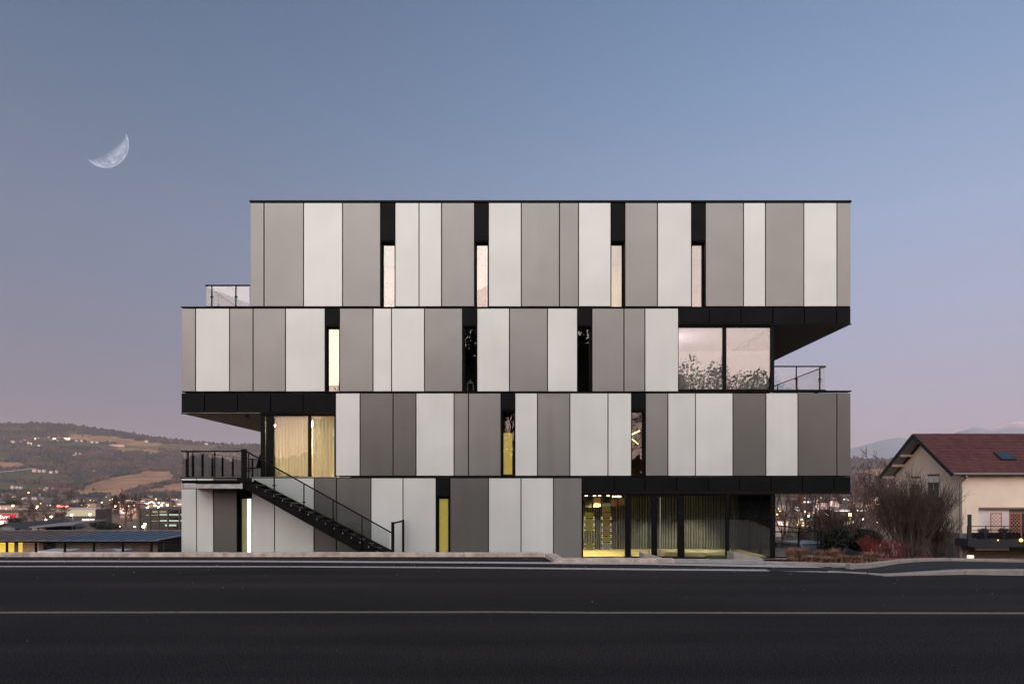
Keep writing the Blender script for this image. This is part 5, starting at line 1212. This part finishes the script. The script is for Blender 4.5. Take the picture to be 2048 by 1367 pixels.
def text(s, px0, px1, pyb, pyt, D, m, parent, shear=0, name='lettering'):
    cu = bpy.data.curves.new(name, 'FONT'); cu.body = s; cu.extrude = .08; cu.shear = shear; cu.resolution_u = 2; cu.offset = .018
    o = bpy.data.objects.new(name, cu); COL.objects.link(o); bpy.context.view_layer.update()
    me = bpy.data.meshes.new_from_object(o); bpy.data.objects.remove(o)
    xs = [v.co.x for v in me.vertices]; ys = [v.co.y for v in me.vertices]; w, h = max(xs)-min(xs), max(ys)-min(ys); ox, oy = min(xs), min(ys)
    o0 = ORIG[parent.name]; W_, H_ = X(px1, D)-X(px0, D), Z(pyt, D)-Z(pyb, D)
    for v in me.vertices:
        x = (v.co.x-ox)/w*W_+X(px0, D); z = (v.co.y-oy)/h*H_+Z(pyb, D); y = D-.1-v.co.z; v.co = (x-o0.x, y-o0.y, z-o0.z)
    me.materials.clear(); me.materials.append(m); ob = bpy.data.objects.new(name, me); COL.objects.link(ob); ob.parent = parent; return ob
LB, LY, LO, LP, LG = E('shop_white_light', (1, .93, .85), 1.3), E('shop_yellow_light', (1, .82, .35), 1.5), E('shop_orange_light', (1, .45, .14), 1.2), E('shop_pink_light', (1, .52, .42), .75), E('deck_green_light', (.62, .95, .62), .75)
RED = mat('red_sign', (.32, .012, .03), .6, emit=(.6, .02, .06), estr=.55)
b1 = block(-120, 37, 1024, 1050, 480, VWALL[0], VROOF[0], 'store with a red sign board and cream walls at the far left', strips=((-60, 31.5, 1027, 1039, RED, 'sign_board'), (-60, 17, 1040.5, 1048, E('cream_lit_wall', (1, .66, .40), .62), 'lit_wall')))
text('lbm', -6, 20, 1037, 1029, 479.4, E('sign_white', (1, .85, .85), .85), b1, .3)
b2 = block(128, 191, 1018, 1053, 430, VWALL[2], VROOF[1], 'dark fronted store with a beige upper band and lettering', strips=((130, 191, 1018.5, 1031.5, mat('beige_band', (.36, .32, .24), .85, emit=(.9, .75, .5), estr=.22), 'upper_band'),))
text('MAISONS', 164.5, 189.5, 1040.5, 1036.6, 429.4, E('sign_pinkish', (1, .72, .66), 1.3), b2); text('DU MONDE', 164.5, 186.5, 1043.6, 1041.6, 429.4, E('sign_dim', (1, .85, .8), .7), b2)
b3 = block(112, 138, 1008, 1020, 800, VWALL[2], VROOF[2], 'dark low block carrying a glowing red neon word'); text('Orange', 113.5, 137, 1014.5, 1009.5, 799.2, E('neon_red', (1, .08, .05), 5), b3, .1)
block(240, 272.5, 1008, 1028, 560, VWALL[3], VROOF[0], 'store washed in pink and orange light', strips=((240, 271, 1014.5, 1027, LP, 'lit_wall'), (243, 258, 1016.5, 1018.5, E('neon_orange', (1, .3, .08), 2), 'light_strip'), (256, 270, 1009, 1012.5, LB, 'light_strip'), (249, 272, 1016, 1019.5, LO, 'light_strip')))
block(236, 290, 1000, 1006, 1100, VWALL[1], VROOF[0], 'long low hall with a row of bright yellow lights', strips=((236, 252, 1001.5, 1003.6, LB, 'light_strip'), (251, 269, 998.9, 1000.8, LY, 'light_strip'), (262, 289, 1000.9, 1002.2, LP, 'light_strip')))
block(286, 298, 1004, 1010, 900, VWALL[2], VROOF[2], 'small shop with a white lit front', strips=((288, 295, 1005, 1007.5, LB, 'light_strip'),))
gb_ = empty('shop_with_lit_gable', (X(303, 880), 880, -30), 'shop outlined by a white lit gable arch', 'building'); MB().box(X(295, 880), X(311, 880), 880, 900, -28, Z(1008, 880)).build('wall', VWALL[0], gb_)
MB().beam(P(295.5, 1006.5, 879), P(303, 1002.5, 879), .8, 1.6).build('light_strip', LB, gb_); MB().beam(P(303, 1002.5, 879), P(311, 1006.5, 879), .8, 1.6).build('light_strip', LB, gb_)
simple_house(338, 372, 1012, 1004, 998.5, 950, VWALL[1], VROOF[1], 'pale warehouse with a light pitched roof beside the building', name='warehouse', cat='warehouse', depth=30, wins=((336, 366, 1006.5, 1008.5, LP),))
block(312, 338, 1003, 1012, 850, VWALL[0], VROOF[0], 'shop row with several small bright windows', strips=((316, 319.5, 1003.5, 1006.5, LB, 'window'), (323, 329, 1003.5, 1006, LP, 'window')))
# parking deck
pd = empty('parking_deck', (X(325, 300), 300, -17), 'open multi-storey parking deck lit pale green', 'parking deck')
DK = VWALL[2]
for (y0, y1) in ((1016.5, 1019.5), (1031, 1034), (1043.5, 1046.5)): MB().box(X(276, 300), X(385, 300), 300, 330, Z(y1, 300), Z(y0, 300)).build('floor_slab', DK, pd)
for (a, c, y0, y1, m_) in ((314, 366, 1027.5, 1030.8, LG), (292, 313, 1029, 1030.8, E('deck_dim_light', (.8, .7, .45), .5)), (320, 366, 1039.5, 1043.2, LG), (303, 320, 1041, 1043, MATS['deck_dim_light']), (330, 352, 1048, 1051.5, E('deck_pale_light', (.75, .95, .72), .65)), (305, 332, 1021, 1024.5, E('deck_yellow_light', (.8, .75, .2), .32))):
    MB().box(X(a, 308), X(c, 308), 308, 308.3, Z(y1, 308), Z(y0, 308)).build('lit_ceiling', m_, pd)
for px_ in (277, 298, 315, 334, 357, 372): MB().box(X(px_, 299), X(px_, 299)+.5, 299, 299.8, -20, Z(1017, 299)).build('column', DK, pd)
MB().box(X(276, 329), X(385, 329), 329, 330, -20, Z(1017, 329)).build('rear_wall', DK, pd)
r = random.Random(77); CARW = [E('car_roof_pale', (.6, .7, .6), .35), mat('distant_car_dark', (.05, .05, .05), .5)]
# street lamps (px, py, D, kind, radius in px)
def lamp(px_, py_, D, m, rpx, label, H=9):
    p = P(px_, py_, D); gx = p.z-H; rt = empty('street_lamp', (p.x, p.y, gx), label, 'street lamp', 'street lamps in the valley town'); rad = rpx/F*D
    MB().tube([(p.x+rad*.5, D+.3, gx), (p.x+rad*.5, D+.3, p.z-rad*.3)], [.12, .08], 5).build('pole', VWALL[2], rt); MB().ball(p, rad, sz=.75, k=8, m=6).build('lamp_head', m, rt)
    if rpx >= 1.8:
        l = bpy.data.lights.new('lamp_light', 'POINT'); l.energy = 1100*(D/400)**1.2*rpx; l.shadow_soft_size = rad; l.color = (1, .62, .22) if m == SODIUM else ((1, .78, .42) if m == WARML else (.9, 1, .9))
        lo = bpy.data.objects.new('lamp_light', l); COL.objects.link(lo); lo.location = (p.x-rt.location.x, D-rad*1.5-rt.location.y, p.z-rad-rt.location.z); lo.parent = rt
    return rt
LAMPS = [(57, 984.5, 2050, SODIUM, 1.5, 'orange street lamp below the hillside village'), (26, 1010.5, 760, SODIUM, 2.3, 'orange lamp over the pale roofs at the far left'), (75, 1012, 760, SODIUM, 2.0, 'orange lamp left of the red neon word'), (73, 1015.5, 700, SODIUM, 1.3, 'dim orange lamp above the bare tree'), (81, 1006.5, 900, WARML, 1.3, 'pale lamp at the end of a yellow light line'),
 (102.5, 1032.5, 340, WARML, 2.4, 'bright pale yellow lamp right of the wide bare tree'), (92, 1038.5, 330, WARML, 2.2, 'bright pale yellow lamp just below its neighbour'), (143.5, 1029, 380, WARML, 2.6, 'bright lamp in front of the beige band, left one'), (180, 1027.5, 380, WARML, 2.4, 'bright lamp in front of the beige band, right one'), (231, 1011.5, 600, SODIUM, 2.3, 'orange lamp in front of the dark conifer'), (203.5, 1004, 900, WARML, 1.2, 'small pale lamp left of the conifer'),
 (257.5, 1010.5, 540, WARML, 1.8, 'yellow lamp over the pink lit store'), (285.5, 1010.5, 620, WARML, 2.6, 'large yellow lamp right of the pink lit store'), (297, 1011.5, 640, SODIUM, 1.4, 'small orange lamp under the lit gable'), (310, 1010, 660, WARML, 2.0, 'yellow lamp right under the lit gable arch'), (323, 1009.5, 660, WARML, 2.0, 'yellow lamp above the parking deck, middle one'), (334.5, 1009, 660, WARML, 2.1, 'yellow lamp above the parking deck, right one'), (312, 997.5, 1300, SODIUM, 1.6, 'orange lamp on the valley edge above the shops'),
 (317, 1013, 640, COOLL, 1.8, 'white lamp above the parking deck'), (294.5, 1014.5, 620, COOLL, 1.6, 'greenish white lamp left above the parking deck'), (318, 1004.5, 900, COOLL, 1.5, 'white lamp in the shop row'), (290, 1047, 240, WARML, 2.2, 'bright yellow lamp left of the deck, upper of a pair'), (287, 1052.5, 238, WARML, 3.0, 'bright yellow lamp low beside the blue roofed shed'), (240, 1052, 240, WARML, 1.0, 'tiny pale lamp on the dark bank'), (269, 1052.5, 240, COOLL, 1.5, 'pair of white headlamps low on the dark bank'), (355.5, 1021.5, 330, COOLL, 1.3, 'small white lamp on the parking deck'),
 (1611, 1022.5, 240, WARML, 2.0, 'yellow lamp between the bare trees right of the building'), (1617, 1031, 235, COOLL, 2.0, 'white lamp just below the yellow one behind the terrace'), (1606, 1033.5, 236, COOLL, 1.5, 'small white lamp left of its white neighbour'), (1653.5, 1026.5, 230, WARML, 1.5, 'small yellow lamp, upper of a slanting pair'), (1658, 1030, 230, WARML, 1.4, 'small yellow lamp, lower of a slanting pair'), (1699.5, 1028.5, 150, E('strong_lamp', (1, .66, .16), 40), 4.2, 'brightest yellow street lamp among the bare trees'), (1616, 1051, 200, WARML, 1.2, 'tiny yellow lamp behind the terrace railing'),
 (1725, 1037, 220, WARML, 1.8, 'yellow lamp right of the brightest one'), (1734, 1018.5, 300, WARML, 1.4, 'pale lamp high among the trees before the house'), (1733, 989, 700, SODIUM, 1.5, 'orange lamp left of the house eave'), (1738, 971, 900, SODIUM, .9, 'tiny orange lamp close to the house balcony'), (1777, 971, 800, SODIUM, .9, 'tiny orange lamp over the round shrub'), (1757, 1008, 500, WARML, 1.1, 'tiny pale lamp beside the round shrub'), (1755, 1044, 250, WARML, 1.0, 'tiny yellow lamp low beside the round shrub'), (1554.5, 1028, 230, SODIUM, 1.6, 'orange lamp touching the glazed corner')]
for a in LAMPS: lamp(*a)
SMALL = []
r = random.Random(52)
for i in range(44):
    px_, py_ = (r.uniform(140, 358), r.uniform(997, 1014)) if i < 26 else (r.uniform(1556, 1790), r.uniform(996, 1046))
    o = lamp(px_, py_, 26.7*F/(max(py_, 997)-CY)*.8, r.choice((WARML, SODIUM, SODIUM)), r.uniform(.6, 1.1), 'tiny lamp', H=7); SMALL.append((px_, py_, o, 'tiny bright'))
# right hand town blocks seen through the trees
block(1552, 1576, 1040, 1052, 200, VWALL[1], VROOF[0], 'low lit block right beside the glazed corner', strips=((1553, 1574, 1042, 1050, E('dim_cream_light', (1, .72, .45), .45), 'lit_wall'),))
b4 = block(1598, 1626, 1000, 1016, 520, VWALL[2], VROOF[2], 'dark store with a red and blue sign', strips=((1601, 1611.5, 1001.5, 1005, E('sign_red', (1, .12, .05), 1.6), 'sign_board'), (1612.5, 1622, 1001.5, 1005, E('sign_blue', (.2, .38, 1), 1.7), 'sign_board')))
simple_house(1655, 1678, 1013, 1005, 998.5, 560, MATS['shop_pink_light'], VROOF[3-3], 'building with a glowing pink orange gable', name='lit_gable_hall', cat='building', gable_front=True, depth=20, over=.6)
block(1574, 1598, 1033, 1050, 230, VWALL[1], VROOF[0], 'pale block with several lit windows behind the thin trees', strips=tuple((1576+i*5, 1578.5+i*5, 1036+(i % 2)*5, 1039+(i % 2)*5, LP, 'window') for i in range(4)))
block(1594, 1614, 1036, 1053, 215, VWALL[0], VROOF[2], 'yellow lit shop behind the terrace railing', strips=((1600, 1606, 1035.5, 1040, LG, 'window'), (1594, 1600, 1042, 1050, E('yellow_window', (1, .72, .15), .9), 'window'), (1601, 1611, 1044, 1046, MATS['yellow_window'], 'window'), (1601, 1611, 1049, 1051, LY, 'window')))
block(1686, 1706, 1040, 1056, 190, VWALL[2], VROOF[2], 'dark shop with yellow green windows under the brightest lamp', strips=((1688, 1696, 1042, 1050, E('green_yellow_window', (.75, .85, .25), .9), 'window'), (1698, 1701, 1041, 1047, LY, 'window'), (1703, 1706, 1042, 1046, LY, 'window')))
block(1664, 1700, 1020, 1040, 330, VWALL[2], VROOF[1], 'hall with a thin white lit roof edge left of the brightest lamp', strips=((1668, 1699, 1020.3, 1021.6, LB, 'light_strip'),))
block(1704, 1745, 1019, 1034, 340, VWALL[2], VROOF[2], 'hall with white lit windows right of the brightest lamp', strips=tuple((1713+i*5, 1716+i*5, 1018.5, 1021.5, LB, 'window') for i in range(4)))
block(1684, 1698, 991, 1003, 900, VWALL[2], VROOF[1], 'distant dark block with a few white windows', strips=((1687, 1689, 997, 999, LB, 'window'), (1691, 1693, 996, 998, LB, 'window'), (1695, 1697, 998.5, 1000.5, LB, 'window')))
block(1748, 1757, 993, 1003, 800, VWALL[3], VROOF[0], 'small peach lit block beside the round shrub', strips=((1749, 1756, 994, 1001, LP, 'lit_wall'),))
for (px_, py_, D, lb) in ((1594.5, 1017, 300, 'large tilted white ring sign on the dark store'), (1636, 1014, 310, 'second tilted ring sign behind the bare trees'), (1725, 1059, 150, 'pale oval ring sign low between the trees')):
    b = MB(); c = P(px_, py_, D); n_ = 16; a_, bb = 4.8/F*D, 3.0/F*D
    pts = [c+Vector((a_*math.cos(t_*2*math.pi/n_)*.86+bb*math.sin(t_*2*math.pi/n_)*.2, 0, -a_*math.cos(t_*2*math.pi/n_)*.45+bb*math.sin(t_*2*math.pi/n_)*.9)) for t_ in range(n_+1)]
    b.tube(pts, [.9/F*D*(1 if i > n_*.5 else .6) for i in range(n_+1)], 5, cap=False); tag(b.build('ring_sign', E('ring_white', (.9, .82, .75), .55), origin=c), lb, 'sign')
# scattered smaller town buildings
r = random.Random(21); k = 0
def town_fill(n_, pxa, pxb, ya, yb, lab_, grp):
    for i in range(n_):
        px_ = r.uniform(pxa, pxb); yb_ = r.uniform(ya, yb); D = 26.7*F/(yb_-CY); w = r.uniform(10, 26)/D*F; h = r.uniform(4, 8)/D*F
        wm = r.choice(VWALL[:2]+[VWALL[2]]); st_ = []
        for q in range(r.randint(1, 3)):
            a = px_+r.uniform(0, w*.7); st_.append((a, a+r.uniform(.8, 2.2), yb_-h*.6, yb_-h*.35, r.choice([LY, LB, LP, LO]), 'window'))
        o_ = block(px_, px_+w, yb_-h, yb_, D, wm, r.choice(VROOF), lab_, strips=tuple(st_), group=grp); FILL.append((px_+w/2, yb_, o_, 'low dark' if wm == VWALL[2] else 'low pale'))
def place_labels(items, marks, what):
    near = {}
    for (px_, py_, o, tone) in items:
        best = min(marks, key=lambda m: (m[0]-px_)**2+((m[1]-py_)*2.2)**2); side = 'left' if px_ < best[0] else 'right'
        near.setdefault((best, side), []).append((abs(px_-best[0]), o, tone))
    words_ = ['nearest', 'second', 'third', 'fourth', 'fifth', 'sixth', 'seventh', 'eighth', 'ninth', 'tenth', 'eleventh', 'twelfth', 'thirteenth', 'fourteenth', 'fifteenth', 'sixteenth']
    for (best, side), l in near.items():
        l.sort(key=lambda t: t[0])
        for i, (_, o, tone) in enumerate(l): o['label'] = f"{tone} {what}, {words_[min(i, 15)]} to the {side} of the {best[2]}"
FILL = []
town_fill(34, -60, 350, 993, 1030, 'small low town building with a few lit windows on the valley floor at the left', 'small buildings in the valley town at the left')
town_fill(22, 1545, 1800, 992, 1030, 'small low town building glimpsed between the bare trees', 'small buildings behind the bare trees at the right')
MARKS = [(16, 1032, 'red sign board'), (160, 1030, 'beige banded store'), (125, 1012, 'red neon word'), (256, 1018, 'pink lit store'), (268, 1001, 'long bright yellow hall'), (303, 1006, 'white lit gable arch'), (325, 1035, 'green lit parking deck'), (231, 1000, 'dark conifer'), (26, 1010, 'orange lamp at far left'), (57, 985, 'orange lamp under the village'),
    (1612, 1003, 'red and blue sign'), (1667, 1005, 'pink lit gable hall'), (1699, 1028, 'brightest street lamp'), (1733, 989, 'orange lamp by the eave'), (1611, 1035, 'yellow lit shop'), (1554, 1028, 'glazed corner lamp')]
place_labels(FILL, MARKS, 'town building'); place_labels(TL, MARKS, 'tree'); place_labels(SMALL, MARKS, 'lamp')
# hillside village
HL = []
def hill_at(px_, py_): t_ = max(0, (HY0-py_)/(HY0-interp(CREST, px_)))**(1/.92); return hill_pt(px_, min(1, t_))[0]
HW = [mat('village_wall_pale', (.62, .50, .47), .9), mat('village_wall_pink', (.62, .36, .28), .9)]; HRf = mat('village_roof', (.14, .08, .07), .9)
vill = [(28, 884, 7, 0, 'pale cottage'), (44, 884, 5, 0, 'pale cottage'), (60, 886, 6, 0, 'pale cottage'), (52, 882, 4, 0, 'pale cottage'), (70, 878.5, 5, 2, 'lit'), (77, 878, 5, 2, 'lit'), (89, 878.5, 8, 1, 'pink'), (94, 881, 4, 0, 'p'), (100, 876, 5, 0, 'p'), (103, 881, 4, 0, 'p'), (110.5, 878, 5, 2, 'lit'), (117, 882, 6, 1, 'p'), (124, 882.5, 5, 0, 'p'), (131, 882.5, 7, 1, 'p'), (133, 878, 5, 2, 'lit'), (139, 878, 5, 2, 'l'), (153, 881, 7, 0, 'p'), (167, 881.5, 7, 0, 'p'), (186, 884, 5, 0, 'p'), (196, 884.5, 5, 0, 'p'), (80, 894, 4, 2, 'l'), (62, 888, 5, 2, 'p'),
        (139, 914, 4, 0, 'p'), (151, 914, 5, 0, 'p'), (155, 911, 4, 0, 'p'), (162, 912.5, 6, 0, 'p'), (15, 938, 15, 1, 'long'), (72, 942, 8, 1, 'pink house'), (82, 942.5, 5, 0, 'p'), (91, 942.5, 5, 0, 'p'), (105, 944, 6, 0, 'p'), (116, 943.5, 4, 0, 'p'), (190, 945.5, 9, 0, 'long'), (190, 949, 5, 0, 'p'), (143, 967, 8, 0, 'p'), (148, 963, 5, 1, 'p'), (29, 974.5, 6, 1, 'pink tall'), (38, 974, 5, 0, 'p'), (45, 974.5, 4, 0, 'p'), (84, 978, 5, 1, 'p'), (93, 980, 4, 0, 'p'), (97, 976.5, 5, 0, 'p'), (110, 978, 4, 1, 'p'), (70, 990, 11, 0, 'p'), (80, 990.5, 7, 0, 'p'), (12, 990, 9, 1, 'p'), (20, 989, 5, 0, 'p'), (294, 884, 6, 0, 'w'), (236, 892.5, 30, 1, 'barn'), (303, 995, 8, 1, 'p'), (318, 992, 4, 0, 'p'), (414, 889, 6, 0, 'w'), (330, 990, 9, 1, 'p')]
VL = {15: 'long pale farm building at the left end of the lane', 72: 'square pink house at the end of the pale lane', 294: 'lone white house just under the ridge', 236: 'long pale barn on the hillside field', 29: 'tall peach farmhouse on the lower green field', 190: None, 143: 'pale farmhouse beside a dark tree on the mid slope', 414: 'tiny white house on the ridge above the stair landing', 70: None}
vp = None
for i, (px_, py_, w, kd, lb) in enumerate(vill):
    p = hill_at(px_, py_); D = p.y; W_ = w/F*D; h_ = 3.3/F*D*(1.5 if 'tall' in lb or 'pink house' in lb else 1); 
    label = VL.get(px_) if py_ not in (878.5, 990, 949) else None
    grp = None if label else ('houses of the hillside village with lit fronts' if kd == 2 else 'small pale houses scattered on the hillside')
    label = label or ('tiny house with a yellow lit front in the hillside village' if kd == 2 else 'tiny pale house on the far hillside')
    rt = empty('hillside_house', (p.x, D-4, p.z-2), label, 'house', grp); wm = E('village_lit_wall', (1, .78, .35), 1.5) if kd == 2 else HW[kd]
    z0 = p.z+2; HL.append((px_, py_, rt, 'tiny lit' if kd == 2 else 'tiny pale')) if grp else None; MB().box(p.x-W_/2, p.x+W_/2, D-12, D-4, p.z-4, z0+h_*.8).build('wall', wm, rt); MB().prism([(D-13, z0+h_*.8), (D-3, z0+h_*.8), (D-8, z0+h_*1.25)], 0, p.x-W_/2-.5, p.x+W_/2+.5).build('roof', HRf, rt)

place_labels(HL, [(72, 942, 'square pink house'), (236, 892, 'long pale hillside barn'), (294, 884, 'lone white ridge house'), (29, 974, 'tall peach farmhouse'), (143, 967, 'farmhouse beside the dark tree'), (100, 878, 'centre of the hillside village'), (15, 938, 'long farm building'), (414, 889, 'white house on the ridge'), (57, 985, 'orange lamp under the village')], 'house')
# ------------------------------------------------------------------ haze
b = MB().box(-16000, 16000, -9200, 14500, -26.5, 700)
HZ = bpy.data.materials.new('haze'); HZ.use_nodes = True; t = HZ.node_tree; t.nodes.clear(); o = N(t, 'ShaderNodeOutputMaterial'); pv = N(t, 'ShaderNodeVolumePrincipled')
pv.inputs['Color'].default_value = (.88, .83, .87, 1); pv.inputs['Density'].default_value = .000062; t.links.new(pv.outputs[0], o.inputs['Volume'])
hz = b.build('haze', HZ); hz['kind'] = 'stuff'
